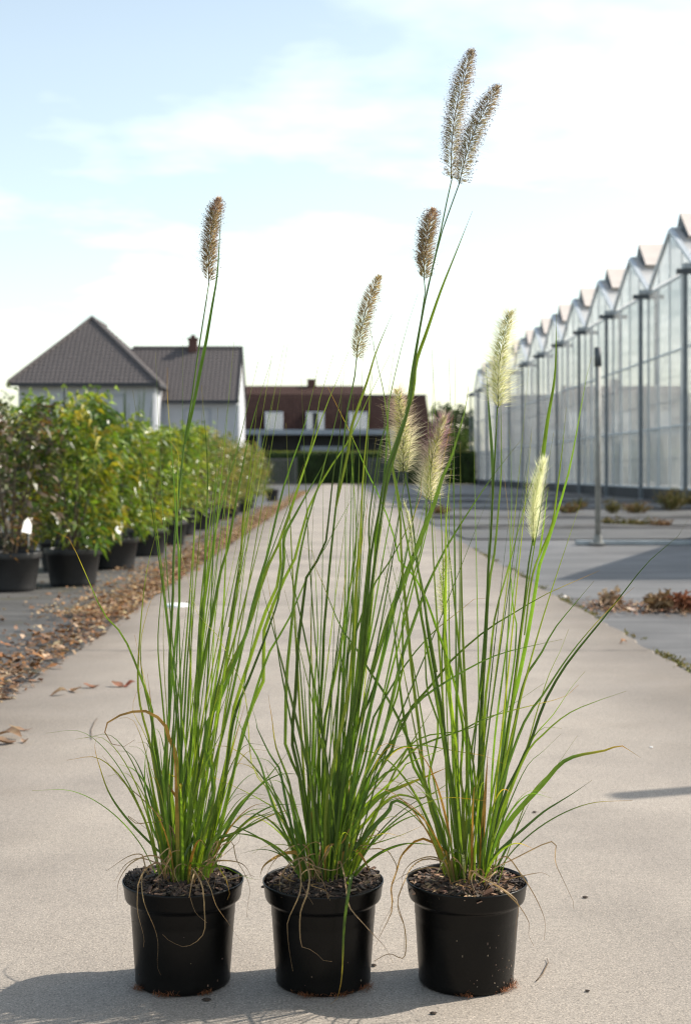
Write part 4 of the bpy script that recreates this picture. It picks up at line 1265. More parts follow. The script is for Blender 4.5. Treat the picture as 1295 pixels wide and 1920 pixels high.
GC = [(0.118, 0.195, 0.022), (0.150, 0.230, 0.026), (0.088, 0.160, 0.024), (0.195, 0.255, 0.032), (0.092, 0.165, 0.028), (0.055, 0.110, 0.022)]
def colfun(cls, base, ln=0.5):
    t0 = 1 - min(0.34, 0.13 / max(0.05, ln))
    Y1, O1, B1, D1 = (0.36, 0.30, 0.04), (0.42, 0.20, 0.03), (0.22, 0.12, 0.06), (0.24, 0.16, 0.09)
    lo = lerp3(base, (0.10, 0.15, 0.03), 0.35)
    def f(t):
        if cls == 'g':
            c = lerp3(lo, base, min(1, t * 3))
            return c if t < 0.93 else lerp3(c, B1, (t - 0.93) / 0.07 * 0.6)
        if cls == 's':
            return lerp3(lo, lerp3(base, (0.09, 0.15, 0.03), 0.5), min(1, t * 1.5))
        if cls == 'o':
            if t < t0: return lerp3(lo, base, min(1, t * 3))
            t = (t - t0) / (1 - t0)
            if t < 0.4: return lerp3(base, Y1, t / 0.4)
            if t < 0.75: return lerp3(Y1, O1, (t - 0.4) / 0.35)
            return lerp3(O1, B1, (t - 0.75) / 0.25)
        if cls == 'y':
            if t < 0.3: return lerp3(base, O1, t / 0.3)
            if t < 0.55: return lerp3(O1, (0.5, 0.26, 0.04), (t - 0.3) / 0.25)
            return lerp3((0.5, 0.26, 0.04), B1, (t - 0.55) / 0.45)
        if cls == 'p':
            return lerp3((0.20, 0.24, 0.08), (0.38, 0.36, 0.22), t)
        return lerp3((0.40, 0.26, 0.13), (0.26, 0.155, 0.085), math.sin(t * 9) * 0.5 + 0.5)
    return f


def blade(k, pts, wpx, cls, n=22):
    """one leaf: a folded tapering ribbon along pts (in the plant's own frame)"""
    rt = roots[k]
    o0 = Vector(rt.location)
    P = [Vector(p) - o0 for p in catmull(pts, n)]
    w = wpx * PY / FPX * (1.35 if cls == 'd' else 1.1)
    mb = MB()
    base = jit(GC[rnd.randrange(len(GC))], 0.32)
    cf = colfun(cls, base, sum((P[i + 1] - P[i]).length for i in range(n)))
    ang0 = U(-0.65, 0.65); tw = U(-0.7, 0.7)
    fold = U(0.12, 0.35)
    for i, p in enumerate(P):
        t = i / n
        tan = (P[min(i + 1, n)] - P[max(i - 1, 0)]).normalized()
        s = tan.cross(Vector((0, -1, 0)))
        if s.length < 0.05:
            s = Vector((1, 0, 0))
        s.normalize(); nn = s.cross(tan).normalized()
        a = ang0 + tw * t
        s2 = s * math.cos(a) + nn * math.sin(a); n2 = nn * math.cos(a) - s * math.sin(a)
        prof = (0.72 + 0.28 * min(1, t / 0.3)) * (1 - max(0, (t - 0.42) / 0.58) ** 1.35)
        hw = max(0.00025, w * 0.5 * prof)
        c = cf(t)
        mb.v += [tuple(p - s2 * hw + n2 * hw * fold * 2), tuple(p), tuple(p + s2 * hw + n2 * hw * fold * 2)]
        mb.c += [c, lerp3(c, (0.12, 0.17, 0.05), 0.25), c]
    for i in range(n):
        for j in range(2):
            a = i * 3 + j
            mb.f.append((a, a + 1, a + 4, a + 3)); mb.m.append(0)
    nm = {'d': 'dry_leaf', 'y': 'dry_leaf'}.get(cls, 'leaf')
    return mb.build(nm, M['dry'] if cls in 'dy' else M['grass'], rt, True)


ends = []
TRACE = """
1 o 4 311,1610 295,1594 239,1536 205,1487 186,1434 178,1402 181,1384
1 d 2 328,1568 307,1538 281,1511 258,1490 230,1465 192,1417
1 d 1.6 318,1552 286,1542 256,1544 239,1529 267,1548 288,1566 300,1582
1 g 4 304,1596 286,1552 274,1499 272,1434 279,1388
1 o 5 314,1610 307,1522 295,1441 286,1395 286,1333 258,1252 230,1190 195,1150 163,1080 143,1035 128,1008 100,995
1 g 4 314,1603 303,1522 295,1471 281,1390 265,1331 259,1282 261,1218 268,1129 277,1062 297,985
1 o 3.5 318,1606 300,1480 286,1361 269,1280 264,1231 266,1190 274,1157 282,1127 290,1114 311,1107
1 g 4 318,1610 309,1499 307,1429 310,1384 302,1292 296,1222 297,1171 304,1095 307,1074 313,1016 320,958 326,930
1 p 2.5 318,1592 313,1350 309,1280 306,1199 308,1129 311,1095 318,1076 334,1070 344,1069
1 s 8 328,1633 318,1522 311,1429 318,1338 318,1257 321,1176 325,1106 325,1062 329,993 337,912 347,824 359,754 369,680 392,530
1 g 6 346,833 359,777 378,680 386,640 398,570 407,515 412,440 415,390
1 o 5 321,1603 307,1476 320,1315 325,1250 330,1199 337,1129 337,1060 334,1016 329,946 325,877 319,807 314,738 314,689
1 o 2 334,981 333,912 335,856 325,833 315,825
2 p 2.2 543,1592 508,1490 473,1436 462,1315 443,1259 399,1178 374,1160 346,1060 336,1025
1 g 2 332,1568 332,1361 330,1262 335,1236 344,1194
1 g 4 332,1592 337,1453 346,1338 350,1257 356,1176 360,1106 365,1025
1 g 3 337,1592 356,1292 356,1199 362,1129 371,1067 378,1016
1 g 6 337,1615 348,1453 360,1384 369,1292 374,1199 378,1153 385,1106 385,1074 387,981 390,912 388,842 383,784 378,722
1 g 4 344,1592 355,1441 369,1350 381,1187 384,1129 390,1060 399,970 408,900 419,819 426,768
1 g 5 332,1615 351,1429 369,1315 378,1176 390,1080 401,1009 415,946 429,893 448,831 464,761 484,678
1 g 6 346,1610 362,1499 369,1383 369,1315 392,1187 415,1065 427,1027 438,963 450,900 466,819 485,749 509,675
1 g 4.5 351,1603 378,1476 392,1361 401,1303 413,1222 420,1129 423,1060 427,981 434,923 443,856
1 s 8 351,1626 360,1522 392,1361 404,1303 418,1245 432,1176 443,1095 450,1071
1 g 4 429,1176 450,1051 456,970 466,900 473,842 480,784 483,754
1 g 6 360,1603 402,1476 381,1384 411,1315 434,1257 462,1187 478,1118 496,1060 510,1004 529,923 545,872 568,807 589,722 596,688
1 g 6 367,1610 402,1499 392,1361 427,1257 462,1187 494,1083 512,1041 531,1000 556,923 566,895 587,819 603,729 617,695 625,665
1 g 6 374,1610 420,1453 438,1333 462,1257 496,1153 527,1079 522,1027 540,970 563,900 589,828 608,769 629,720 653,660
1 s 9 390,1610 420,1476 438,1350 469,1268 496,1199 508,1165 522,1123 532,1063
1 g 6 522,1123 533,1054 534,1007 557,961 587,906 610,864
1 g 6 402,1603 432,1476 462,1350 496,1268 494,1188 540,1070 556,1040 573,968 599,910 629,862 657,820 687,753 730,666
1 g 6 392,1592 425,1545 448,1511 469,1490 500,1460 540,1410
1 o 5 397,1582 436,1564 469,1548 508,1529 536,1520 559,1512
1 g 5 395,1592 425,1573 469,1536 500,1525 535,1508
2 o 4.5 547,1568 519,1520 485,1497 452,1480 425,1468 376,1447
1 y 6 337,1568 336,1508 318,1476 304,1450 296,1427 297,1406
1 y 7 332,1499 330,1418 322,1395 309,1365 311,1361 299,1347 272,1333 253,1334 230,1339 195,1360 195,1367 205,1390 223,1401 242,1396 253,1387
1 o 4 341,1568 337,1471 309,1449 274,1440
1 o 3 309,1499 295,1434 270,1372 260,1354 249,1331 255,1301 267,1287
1 d 1.6 300,1622 290,1617 274,1611 256,1610 235,1622 221,1643 214,1653
1 d 1.8 300,1619 281,1624 267,1638 258,1663 259,1658 258,1707 270,1757 269,1776
1 d 1.8 318,1626 290,1619 268,1639 270,1689 291,1742 297,1772 295,1810 302,1829
1 d 1.8 367,1633 360,1654 355,1684 355,1677 367,1711 388,1730
1 d 1.8 360,1629 378,1657 382,1684 383,1700 382,1750 350,1775 320,1765 305,1752
1 d 1.8 365,1626 385,1645 397,1670 406,1698 428,1730 455,1768 472,1772
1 o 4 346,1606 372,1571 392,1596 413,1631 425,1652 431,1680 426,1688
1 g 5 355,1619 390,1626 418,1624 443,1636 469,1647 490,1650
1 d 1.8 378,1622 402,1606 416,1585 436,1579 443,1610 460,1640 469,1668 464,1698 463,1720
1 d 1.5 402,1619 422,1601 448,1578 450,1564
2 g 4 547,1592 526,1545 508,1499 487,1429 464,1388 450,1360 430,1310
2 p 3 543,1568 519,1522 496,1471 480,1448 455,1413
2 g 5 550,1568 536,1499 524,1441 508,1418 480,1360 480,1350 470,1320
2 o 4.5 554,1557 543,1471 519,1406 513,1374 510,1348 505,1318 503,1302
2 o 4 589,1592 566,1453 552,1388 538,1318 524,1244 512,1156 497,1054
2 g 6 580,1587 570,1476 536,1406 536,1387 538,1272 547,1179 552,1121 561,1052 578,973 596,917 610,864 627,799 643,723 646,683
1 g 6 402,1592 462,1361 503,1230 538,1170 580,1075 603,1040 620,1007 661,933 682,896
2 g 6 587,1592 561,1453 547,1387 554,1295 559,1191 565,1160 570,1109 580,1059 605,1040 617,961 624,892 636,822 640,753 638,706
2 g 3 575,1568 582,1387 580,1306 583,1202 584,1109 584,1040 588,950
2 g 4 587,1568 589,1376 591,1272 596,1202 594,1133 590,1063 577,989
2 s 8 594,1615 598,1476 598,1364 605,1248 607,1188 612,1128 620,1040 630,947 640,868 650,776 659,734 668,688 668,675
2 g 5 629,952 645,880 654,836 659,799 687,718 705,660 735,588
2 g 5 589,1615 608,1476 607,1364 624,1283 642,1191 656,1098 665,1052 668,1007 664,926 657,845 653,822
2 g 6 610,1610 612,1499 642,1353 656,1272 663,1179 665,1133 670,1063 675,1007 678,938 682,868 691,776 694,706 696,683
2 s 7 621,1615 626,1476 651,1387 668,1272 679,1179 688,1086 693,1040 691,984 701,903 712,834 724,799
2 s 7 626,1615 642,1476 658,1360 670,1295 688,1133 695,1040 712,950 724,880 765,765 773,692 788,605 806,522 825,438 833,397 848,330
2 s 6.5 631,1615 647,1476 677,1272 693,1133 717,950 728,880 767,765 777,682 792,588 810,505 829,432 846,384 862,340
2 s 6 682,1248 695,1109 724,915 769,755 781,651 792,578 798,536 795,525
2 g 7 722,892 760,772 773,692 788,605 804,526 817,480
2 g 6 728,868 771,745 779,682 800,620 825,547 854,474 885,396
2 g 5 631,1592 652,1453 684,1248 702,1063 705,1007 722,880 728,764 742,695 750,661 767,599 783,551
3 g 6 845,1626 801,1499 787,1383 780,1330 769,1237 762,1156 752,1054 749,961 735,880 725,780 717,725 703,665 688,585
3 o 5 903,1592 891,1499 868,1364 850,1272 829,1207 796,1116 773,1075 745,1045 738,1003 712,933 687,882 664,827 640,778 614,725
3 o 6 840,1615 824,1545 789,1453 758,1374 723,1306 688,1253 661,1207 642,1184 624,1144 607,1100 591,1063 585,1031 559,1021
2 o 5 642,1557 670,1499 705,1429 749,1372 766,1332 813,1279 836,1248 871,1214 917,1177 963,1149 1019,1116 1088,1085 1123,1070
2 g 5 649,1568 693,1476 740,1395 743,1364 789,1311 817,1290 882,1251 940,1225 1019,1206 1053,1199
2 o 4 645,1545 682,1429 698,1350 723,1306 749,1262 779,1221 813,1184 836,1165 868,1140 891,1122 915,1121
2 o 9 649,1573 705,1499 749,1476 766,1469 801,1455 845,1436
2 o 6 647,1580 682,1476 716,1423 749,1402 755,1399 789,1396 824,1402 871,1411 905,1416 928,1425 949,1434
2 g 8 658,1603 693,1557 728,1520 734,1504 750,1502 789,1531 813,1559
2 o 4 654,1592 705,1580 749,1566 755,1564 787,1550 806,1538
2 g 5 647,1580 682,1545 716,1508 749,1490 789,1497 836,1471 850,1450
2 g 5 640,1557 682,1511 749,1450 755,1436 789,1420 831,1404 850,1385
2 o 4 645,1557 705,1464 749,1436 778,1402 831,1381 871,1367 905,1348 952,1334 1019,1317 1057,1307 1084,1284
2 g 3 649,1557 743,1429 789,1383 871,1369 928,1341 975,1311 1019,1281
3 s 9 864,1626 857,1545 843,1453 834,1387 829,1341 817,1272 803,1191 794,1116 783,1063 775,996 768,938 759,887
3 s 6 817,1260 799,1156 780,1054 774,1042
2 s 8 635,1592 654,1406 695,1306 712,1248 735,1144 770,1059 786,1019 798,968 803,945
2 g 9 698,1260 730,1156 758,1086 775,1045 798,984 819,931 825,905 846,858 859,813 872,766 878,724
2 o 5 626,1568 642,1318 647,1272 651,1232 670,1177 682,1144 700,1098 735,1045 752,1012 775,968 789,926 790,892
3 s 9 905,1626 903,1568 898,1476 900,1387 904,1295 910,1202 913,1133 915,1060 919,1015 923,928 927,858 932,763
3 g 6 923,936 922,871 915,766 911,700 910,675
3 g 6 905,1592 903,1318 910,1202 917,1098 926,1040 927,1041 935,949 940,871 938,753 936,700
3 g 5 903,1568 908,1341 919,1237 928,1156 954,1061 961,1033 987,936 1011,858 1018,825
3 o 5 917,1568 945,1364 948,1248 954,1121 956,1040 951,949 945,900 943,881
3 g 4 912,1557 966,1225 961,1133 956,1052 959,936 956,831 952,789
3 s 9 912,1626 924,1545 938,1464 949,1387 961,1306 972,1214 982,1133 990,1060 998,1015
3 g 8 997,1023 1006,949 1014,871 1024,792 1039,700 1042,588
3 g 7 922,1592 952,1364 970,1283 989,1191 1003,1109 1011,1060 1027,1015 1048,949 1066,884 1079,818 1100,700 1108,670
3 g 4 982,1191 998,1075 1032,989 1043,923 1053,844 1061,763
3 g 3 1001,1060 1008,1049 1016,1002 1027,913
3 g 7 917,1603 940,1499 986,1406 1019,1315 1057,1249 1096,1199 1134,1153 1173,1103 1211,1056 1250,1022 1273,1002 1288,975
3 o 5 915,1592 935,1487 980,1357 1019,1299 1057,1241 1096,1191 1146,1137 1188,1101
3 g 6 917,1568 942,1476 980,1284 1011,1230 1038,1180 1076,1133 1113,1089
3 g 3 928,1545 980,1422 1007,1330 1030,1261 1049,1222 1065,1180
3 g 4 919,1592 980,1426 1019,1376 1065,1338 1115,1316 1173,1296
3 g 3 924,1568 988,1403 1038,1338 1069,1291 1096,1259
3 g 3 922,1592 980,1449 1019,1407 1051,1376
3 o 9 917,1606 952,1545 986,1504 1019,1469 1049,1434 1076,1419 1115,1411 1144,1405 1161,1397 1200,1421
3 g 4.5 919,1615 952,1580 986,1550 1019,1522 1049,1503 1076,1486 1109,1463
3 g 2 986,1504 1038,1442 1057,1415 1082,1379
3 d 2 919,1633 963,1610 1019,1582 1038,1578 1042,1584 1040,1615 1057,1654 1078,1700 1075,1705
3 y 7 840,1606 822,1585 789,1571 766,1587 750,1606 743,1631 732,1663 732,1665 734,1707 716,1746 699,1782
3 d 2 836,1623 823,1613 794,1611 771,1626 758,1652 745,1691 758,1739 756,1791 761,1788
3 p 6 868,1619 864,1599 850,1595 834,1608 820,1636
3 d 2 845,1610 859,1615 868,1633 872,1650
3 d 3 882,1633 901,1645 928,1659 956,1677 971,1696 967,1730 965,1759
3 d 2 928,1659 969,1694 991,1730 990,1752 1001,1775
3 d 2 924,1624 949,1606 978,1642 1004,1684 1021,1727 1019,1764
3 g 5 829,1603 801,1487 771,1425 750,1295 741,1202 734,1144 725,1098 712,1040
3 g 4 840,1610 817,1522 803,1464 822,1364 801,1295 796,1202 789,1133 783,1040
3 g 7 854,1615 859,1476 850,1364 836,1248 834,1179 836,1040 835,1028 836,976 843,897 846,880
3 g 5 882,1545 864,1464 868,1364 850,1272 813,1167 796,1116 776,1068
3 s 5 859,1615 850,1476 835,1400 828,1250 832,1155
2 g 6 647,1603 677,1476 716,1387 744,1272 755,1225 776,1165 796,1109 829,1040 859,989 922,894 976,825
3 g 3 859,1568 840,1248 827,1086 819,1049 812,963
2 g 4 640,1568 746,1295 755,1156 793,1007 800,915 808,822 811,729 810,674
2 o 5 659,1640 652,1679 645,1737 643,1779 640,1837 631,1874 620,1909
2 d 2.4 566,1603 580,1640 576,1675 564,1707 562,1740 564,1770 569,1777 583,1781 599,1793 608,1802 622,1803
2 d 1.8 559,1606 564,1640 562,1675 541,1723 539,1744 542,1779 549,1821
2 d 2 635,1615 645,1640 652,1691 659,1707 682,1733 703,1756 722,1777 737,1806
2 d 1.6 580,1619 597,1642 608,1659 615,1686
2 d 2.5 552,1587 566,1610 589,1624 612,1631 633,1630 658,1603
2 y 6 561,1606 547,1599 526,1603 496,1622 487,1645
2 y 5 598,1596 580,1589 561,1582 543,1557
2 p 2 557,1599 538,1585 515,1584 492,1589 473,1601
2 y 6 647,1587 672,1599 686,1619 696,1643
2 d 1.8 649,1592 682,1592 721,1592 737,1610 744,1631 733,1666 732,1668 736,1696 712,1740 711,1756
2 d 1.8 654,1589 693,1568 714,1564 705,1556 682,1562 649,1573
2 d 1.5 658,1594 705,1582 733,1552 744,1529
2 y 4 612,1592 640,1582 654,1557 675,1524
2 y 5 584,1545 589,1508 582,1485 573,1462
2 d 1.5 701,1802 729,1788 757,1795 759,1744 745,1698 757,1654
"""
for ln in TRACE.strip().splitlines():
    w = ln.split()
    k, cls, wd = int(w[0]), w[1], float(w[2])
    q = [tuple(map(float, s.split(','))) for s in w[3:]]
    ox, od = (U(-0.018, 0.018), U(-0.035, 0.035))
    yb = PY + od
    length = sum(math.dist(q[i], q[i + 1]) for i in range(len(q) - 1)) / 1000.0
    yt = yb + U(-0.15, 0.15) * min(1.3, length)
    hang = cls in 'd' or (q[-1][1] > q[0][1])
    if hang:                                       # falls over the front of the pot
        yb, yt = PY - 0.03, PY - U(0.112, 0.13)
    n = len(q); acc = [0]
    for i in range(n - 1):
        acc.append(acc[-1] + math.dist(q[i], q[i + 1]))
    pts = []
    for i, (x, y) in enumerate(q):
        t = acc[i] / max(1, acc[-1])
        tt = min(1, t * 1.8) if hang else t ** 1.2
        if hang:
            fr = max(0.0, min(1.0, (y - 1592) / 62))
            Yp = (PY - 0.015) + (yt - PY + 0.015) * fr
        else:
            Yp = yb + (yt - yb) * tt
        p = at(x, y, Yp)
        p.z = max(p.z, 0.004)
        pts.append(p)
    cp = cpos[k]
    if q[0][1] > 1480:
        b0 = Vector((cp.x + max(-0.042, min(0.042, (pts[0].x - cp.x) * 0.72)), yb, 0.168))
        if pts[0].z > 0.185 and (pts[0] - b0).length > 0.012:
            pts = [b0] + pts
    if cls == 's':
        P = catmull(pts, 30); r0 = wd * PY / FPX / 2 * 1.1
        o0 = roots[k].location
        mb = MB(); base = jit(GC[1], 0.1); cf = colfun('s', base)
        top = 0.28 if wd > 5 else 0.5
        mb.tube([Vector(p) - o0 for p in P], [r0 * (1 - (1 - top) * (i / 30) ** 0.8) for i in range(31)], 8, [cf(i / 30) for i in range(31)])
        nodes = MB()
        mb.build('flower_stalk', M['grass'], roots[k], True)
        ends.append((q[-1][0], q[-1][1], yt))
    else:
        blade(k, pts, wd, cls)

# further leaves that fill out the clumps
for k in (1, 2, 3):
    cp = cpos[k]
    for i in range({1: 26, 2: 32, 3: 16}[k]):
        a = U(0, 6.283); q = 0.036 * math.sqrt(rnd.random())
        b0 = Vector((cp.x + q * math.cos(a), PY + q * math.sin(a), 0.168))
        L = U(0.30, 0.88); lean = max(-0.08 if k == 1 else -0.2, min(0.3, rnd.gauss(0.06 if k < 3 else 0.02, 0.12))); ld = rnd.gauss(0, 0.14)
        bend = U(-0.03, 0.05)
        pts = [b0 + Vector((lean * L * f + bend * f * f * (1 if lean > 0 else -1) + q * math.cos(a) * f, ld * L * f, L * f * (1 - 0.10 * abs(lean) * f))) for f in (0, 0.12, 0.35, 0.65, 1.0)]
        pts = [p + (Vector((rnd.gauss(0, 0.0035), rnd.gauss(0, 0.0035), 0)) if j > 1 else Vector((0, 0, 0))) for j, p in enumerate(pts)]
        blade(k, pts, U(2.6, 5.6), 'o' if rnd.random() < 0.12 else 'g')
    for i in range({1: 16, 2: 20, 3: 9}[k]):        # tall fine straight leaves
        a = U(0, 6.283); q = 0.036 * math.sqrt(rnd.random()); L = U(0.62, 1.0)
        b0 = Vector((cp.x + q * math.cos(a), PY + q * math.sin(a), 0.168)); lean = max(-0.08, min(0.26, rnd.gauss(0.09, 0.09))); ld = rnd.gauss(0, 0.12)
        blade(k, [b0 + Vector((lean * L * f, ld * L * f, L * f)) + Vector((0.012 * math.sin(f * 3 + i), 0, 0)) * f for f in (0, 0.3, 0.65, 1.0)], U(2.0, 3.4), 'g')
    for i in range({1: 34, 2: 44, 3: 22}[k]):       # short arching outer leaves
        a = U(0, 6.283); L = U(0.16, 0.42)
        b0 = Vector((cp.x + 0.04 * math.cos(a), PY + 0.035 * math.sin(a), 0.168))
        h = U(0.10, 0.34); r_ = L * U(0.35, 0.75)
        pts = [b0 + Vector((math.cos(a) * r_ * f ** 1.3, math.sin(a) * r_ * 0.8 * f ** 1.3, h * (1.6 * f - 0.75 * f ** 2.6))) for f in (0, 0.25, 0.5, 0.75, 1.0)]
        blade(k, pts, U(2.2, 4.6), 'g' if rnd.random() < 0.62 else ('o' if rnd.random() < 0.8 else 'y'))
    for i in range({1: 14, 2: 18, 3: 10}[k]):       # sheathed shoots at the foot
        a = U(0, 6.283); q = 0.034 * math.sqrt(rnd.random()); L = U(0.10, 0.30)
        b0 = Vector((cp.x + q * math.cos(a), PY + q * math.sin(a), 0.166)); d = Vector((q * math.cos(a) * 2.0 + U(-0.02, 0.02), q * math.sin(a) * 2.0, L))
        blade(k, [b0, b0 + d * 0.3, b0 + d * 0.65, b0 + d], U(4.5, 7.5), 'g' if rnd.random() < 0.93 else 'y', 12)
    for i in range(11):                             # thin dry curls
        a = U(3.0, 6.4); b0 = Vector((cp.x + 0.035 * math.cos(a), PY + 0.035 * math.sin(a), 0.172)); r_ = U(0.03, 0.11); hc, p0_ = U(0.02, 0.07), U(0, 6)
        pts = [b0 + Vector((math.cos(a) * r_ * f + 0.016 * (math.sin(f * 6 + p0_) - math.sin(p0_)), math.sin(a) * r_ * f, hc * math.sin(f * 2.9) + 0.014 * (math.sin(f * 5 + p0_) - math.sin(p0_)))) for f in (0, 0.2, 0.4, 0.6, 0.8, 1.0)]
        blade(k, pts, U(1.2, 2.4), 'd')

# ------------------------------------------------------------------ seed heads
#        plant base px       tip px       width  style
SPIKES = [(1, (392, 530), (411, 374), 40, 'ripe'), (2, (668, 675), (711, 520), 44, 'half'), (2, (845, 335), (884, 97), 46, 'open'), (2, (860, 345), (932, 164), 46, 'open'),
          (2, (795, 525), (812, 395), 40, 'ripe'), (3, (755, 886), (745, 736), 58, 'pink'), (2, (803, 940), (833, 785), 54, 'purple'), (3, (934, 764), (956, 590), 54, 'pale'),
          (3, (999, 1016), (1019, 868), 40, 'silver'), (3, (832, 1155), (836, 1046), 26, 'pale'), (3, (774, 1042), (758, 945), 22, 'bud'), (1, (449, 1092), (456, 1034), 12, 'bud')]
for k, b2, t2, wpx, st in SPIKES:
    Y = min(ends, key=lambda e: abs(e[0] - b2[0]) + abs(e[1] - b2[1]))[2]
    A, B = at(*b2, Y), at(*t2, Y + U(-0.01, 0.01))
    o0 = Vector(roots[k].location)
    A -= o0; B -= o0
    ax = (B - A); L = ax.length; ax.normalize()
    e1 = ax.cross(Vector((0, -1, 0))).normalized(); e2 = ax.cross(e1).normalized()
    W = wpx * PY / FPX / 2 * {'ripe': 1.30, 'half': 1.28, 'open': 1.12, 'pink': 1.22, 'purple': 1.26, 'pale': 1.36, 'silver': 1.15, 'bud': 1.2}[st]
    side = -0.05 * L if b2[0] < t2[0] else 0.03 * L
    def pt(s):
        return A + ax * (L * s) + e1 * (side * math.sin(math.pi * s))
    head = bpy.data.objects.new('seed_head', None); scene.collection.objects.link(head); head.parent = roots[k]; head.empty_display_size = 0.02
    mb = MB(); mb.tube([pt(i / 12) for i in range(13)], [0.0011 * (1 - 0.6 * i / 12) for i in range(13)], 6, [(0.10, 0.13, 0.03)] * 13); mb.build('rachis', M['grass'], head, True)
    C = dict(ripe=((0.20, 0.165, 0.065), (0.31, 0.25, 0.115), (0.22, 0.10, 0.075), (0.62, 0.52, 0.44)), half=((0.25, 0.245, 0.085), (0.38, 0.34, 0.14), (0.27, 0.17, 0.10), (0.66, 0.58, 0.50)),
             open=((0.19, 0.19, 0.075), (0.33, 0.29, 0.13), (0.22, 0.14, 0.09), (0.62, 0.54, 0.48)), pink=((0.36, 0.39, 0.11), (0.54, 0.55, 0.22), (0.42, 0.44, 0.17), (0.74, 0.71, 0.54)),
             purple=((0.34, 0.37, 0.10), (0.51, 0.51, 0.21), (0.42, 0.35, 0.19), (0.33, 0.20, 0.25)), pale=((0.27, 0.31, 0.09), (0.45, 0.47, 0.20), (0.36, 0.38, 0.15), (0.76, 0.77, 0.58)),
             silver=((0.40, 0.48, 0.15), (0.55, 0.60, 0.26), (0.6, 0.62, 0.4), (0.80, 0.82, 0.64)), bud=((0.32, 0.42, 0.10), (0.45, 0.52, 0.18), (0.5, 0.5, 0.3), (0.6, 0.62, 0.45)))[st]
    nsp = int({'ripe': 760, 'half': 580, 'open': 680, 'pink': 620, 'purple': 620, 'pale': 600, 'silver': 420, 'bud': 160}[st] * (L / 0.155) * (1 if wpx > 30 else 0.75))
    core = W * {'ripe': 0.80, 'half': 0.70, 'open': 0.70, 'pink': 0.56, 'purple': 0.56, 'pale': 0.52, 'silver': 0.46, 'bud': 0.75}[st]
    up = {'ripe': 0.75, 'half': 0.65, 'open': 0.34, 'pink': 0.42, 'purple': 0.62, 'pale': 0.62, 'silver': 1.7, 'bud': 3.0}[st]
    wid = {'ripe': 0.00105, 'half': 0.00095, 'open': 0.00085, 'pink': 0.00085, 'purple': 0.00085, 'pale': 0.00088, 'silver': 0.0007, 'bud': 0.0007}[st]
    dark = st in ('ripe', 'half', 'open')
    ms, mbr, man = MB(), MB(), MB()
    for i in range(nsp):
        s = (i + rnd.random()) / nsp; ph = i * 2.39996 + U(-0.25, 0.25)
        rad = e1 * math.cos(ph) + e2 * math.sin(ph)
        taper = 1 - (0.62 if dark else 0.42) * max(0, (s - (0.70 if dark else 0.35)) / (0.30 if dark else 0.65)) ** (2 if dark else 1.4) - 0.25 * max(0, (0.12 - s) / 0.12)
        u_ = up * U(0.75, 1.25) + 1.3 * max(0, s - 0.88) * 6
        d = (rad + ax * u_).normalized()
        if dark and s < 0.30 and rnd.random() < (0.55 if st == 'open' else 0.4) * (1 - s / 0.3):
            continue
        rr = core * taper * U(0.85, 1.1)
        p0 = pt(s); p1 = p0 + d * rr * (1.0 if up < 1 else 1.35)
        pm_ = p0.lerp(p1, 0.66); sd = d.cross(ax + Vector((U(-1, 1), U(-1, 1), U(-1, 1))) * 0.9)
        sd = sd.normalized() * wid * U(0.8, 1.3)
        c = lerp3(C[0], C[1], rnd.random())
        if st == 'ripe' and s > 0.82: c = lerp3(c, (0.36, 0.20, 0.14), 0.6)
        if st == 'half' and s > 0.5: c = lerp3(c, (0.31, 0.21, 0.085), 0.65)
        if st == 'open' and s > 0.7: c = lerp3(c, (0.26, 0.17, 0.065), 0.6)
        if st == 'pale' and s > 0.6: c = lerp3(c, (0.20, 0.18, 0.06), (s - 0.6) * 1.4)
        if not dark: c = lerp3(c, (0.58, 0.60, 0.36), max(0, 0.42 - s) * 1.3)
        ms.add([p0.lerp(p1, 0.12), pm_ + sd, p1, pm_ - sd], [(0, 1, 2, 3)], [lerp3(c, (0.10, 0.12, 0.03), 0.45), c, lerp3(c, C[2], 0.4), c])
        # bristles
        for j in range(3 if dark else (5 if st == 'silver' else 4)):
            dd = (d + Vector((nrs.normal(), nrs.normal(), nrs.normal())) * (0.24 if up < 1 else 0.12)).normalized()
            bl = W * taper * U(0.8, 1.45) * (1.0 if rnd.random() < 0.86 else 1.4) * (1.25 if up > 1.5 else 1.0)
            q1 = p0 + dd * bl
            bw = dd.cross(Vector((U(-1, 1), U(-1, 1), U(-1, 1)))).normalized() * (0.00012 if dark else 0.00021)
            cb = jit(C[3], 0.15)
            if st == 'pink': cb = lerp3(cb, (0.40, 0.20, 0.25), max(0, min(0.6, (s - 0.35) * 1.5)) * (0.9 if abs(math.cos(ph)) > 0.45 else 0.2))
            if st == 'purple': cb = lerp3((0.82, 0.80, 0.64), cb, max(0, min(1, (s - 0.18) * 2.0)) * (1.0 if abs(math.cos(ph)) > 0.3 else 0.35))
            if st == 'pale' and s > 0.7: cb = lerp3(cb, (0.45, 0.38, 0.26), (s - 0.7) * 2)
            st0 = p0 + dd * bl * 0.35
            mbr.add([st0 - bw, st0 + bw, q1], [(0, 1, 2)], [cb] * 3)
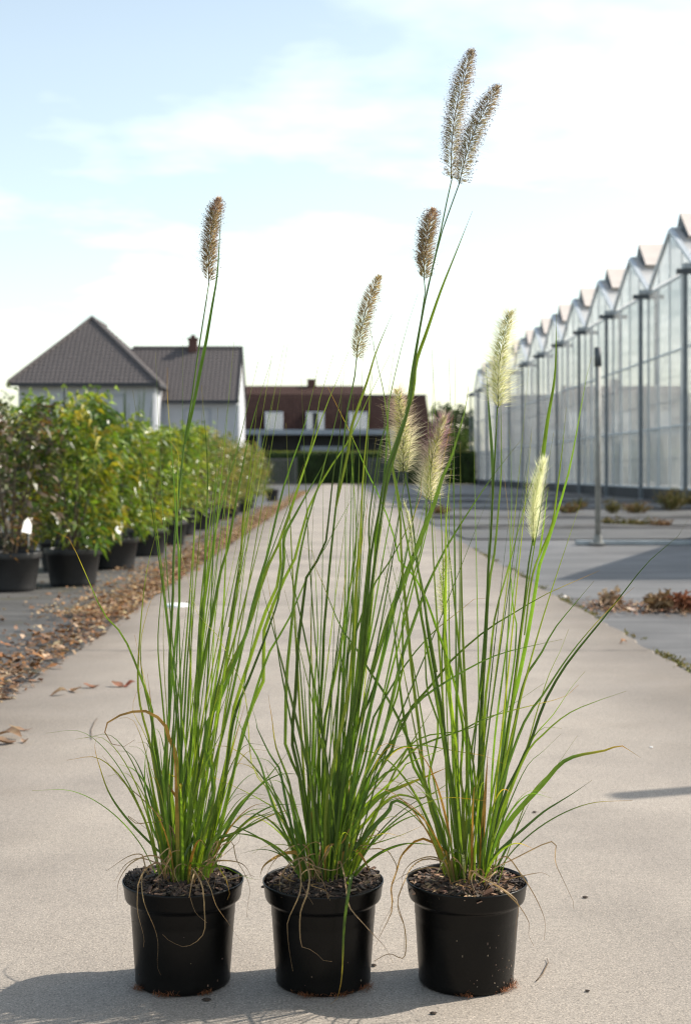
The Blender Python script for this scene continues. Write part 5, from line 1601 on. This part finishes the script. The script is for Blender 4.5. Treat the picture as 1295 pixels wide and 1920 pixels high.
        # anthers
        if (st in ('ripe', 'open') and rnd.random() < 0.9) or (st == 'half' and rnd.random() < 0.55 and math.cos(ph) > -0.1 and s < 0.75):
            for j in range(3):
                if st == 'ripe' and s > 0.95: break
                b_ = p0 + d * rr * U(0.88, 1.32); dn = (Vector((U(-1, 1), U(-1, 1), U(-1.0, 0.5)))).normalized() * U(0.0016, 0.0032)
                sw = dn.cross(Vector((U(-1, 1), U(-1, 1), U(-1, 1)))).normalized() * U(0.0004, 0.0007)
                c = jit({'ripe': [(0.21, 0.065, 0.055), (0.15, 0.055, 0.055), (0.10, 0.045, 0.058)], 'open': [(0.050, 0.027, 0.036), (0.085, 0.038, 0.042), (0.16, 0.065, 0.055)], 'half': [(0.22, 0.06, 0.07), (0.15, 0.05, 0.06), (0.1, 0.05, 0.05)]}[st][rnd.randrange(3)], 0.3)
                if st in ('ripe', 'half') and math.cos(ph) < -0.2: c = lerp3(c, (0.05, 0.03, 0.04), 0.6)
                mid = b_ + dn * 0.5 + rdir() * 0.0004
                man.add([b_ - sw * 0.5, b_ + sw * 0.5, mid + sw, b_ + dn, mid - sw], [(0, 1, 2, 4), (4, 2, 3)], [c] * 5)
    kind(ms.build('spikelets', M['bristle'], head), 'stuff'); kind(mbr.build('bristles', M['bristle'], head), 'stuff')
    if man.v:
        kind(man.build('anthers', M['chips'], head), 'stuff')
    # downy hairs on the stalk below the head
    if st in ('pink', 'half', 'pale', 'purple', 'ripe'):
        mb = MB(); dn_ = -(ax)
        for i in range(160):
            p = A + dn_ * U(0, 0.10) * 0.5; d = rdir() * U(0.0012, 0.0022); s_ = d.cross(rdir()).normalized() * 0.0001
            mb.add([p - s_, p + s_, p + d], [(0, 1, 2)], [(0.6, 0.6, 0.52)] * 3)
        kind(mb.build('down', M['bristle'], head), 'stuff')

# twig-like scraps on the concrete beside the right pot
for lb, pts in (('thin dry dark twig lying on the concrete right of the right pot', [(1005, 1842), (1016, 1830), (1022, 1818), (1027, 1808), (1025, 1800)]),
                ('pale wisp of dry grass lying on the concrete left of the left plant', [(172, 1388), (171, 1370), (177, 1356), (183, 1348)])):
    mb = MB(); P = []
    for px, py in pts:
        Y = CAMH * FPX / (py - VY); P.append(Vector(((px - VX) * Y / FPX, Y, 0.002)))
    b0 = P[0].copy(); P = [p - b0 + Vector((0, 0, 0.001)) for p in P]
    mb.tube(P, [0.0010, 0.0013, 0.0012, 0.0009, 0.0005][:len(P)], 5, [(0.14, 0.09, 0.05)] * len(P))
    tag(mb.build('twig', M['dry'], None, True, b0), lb, 'twig')
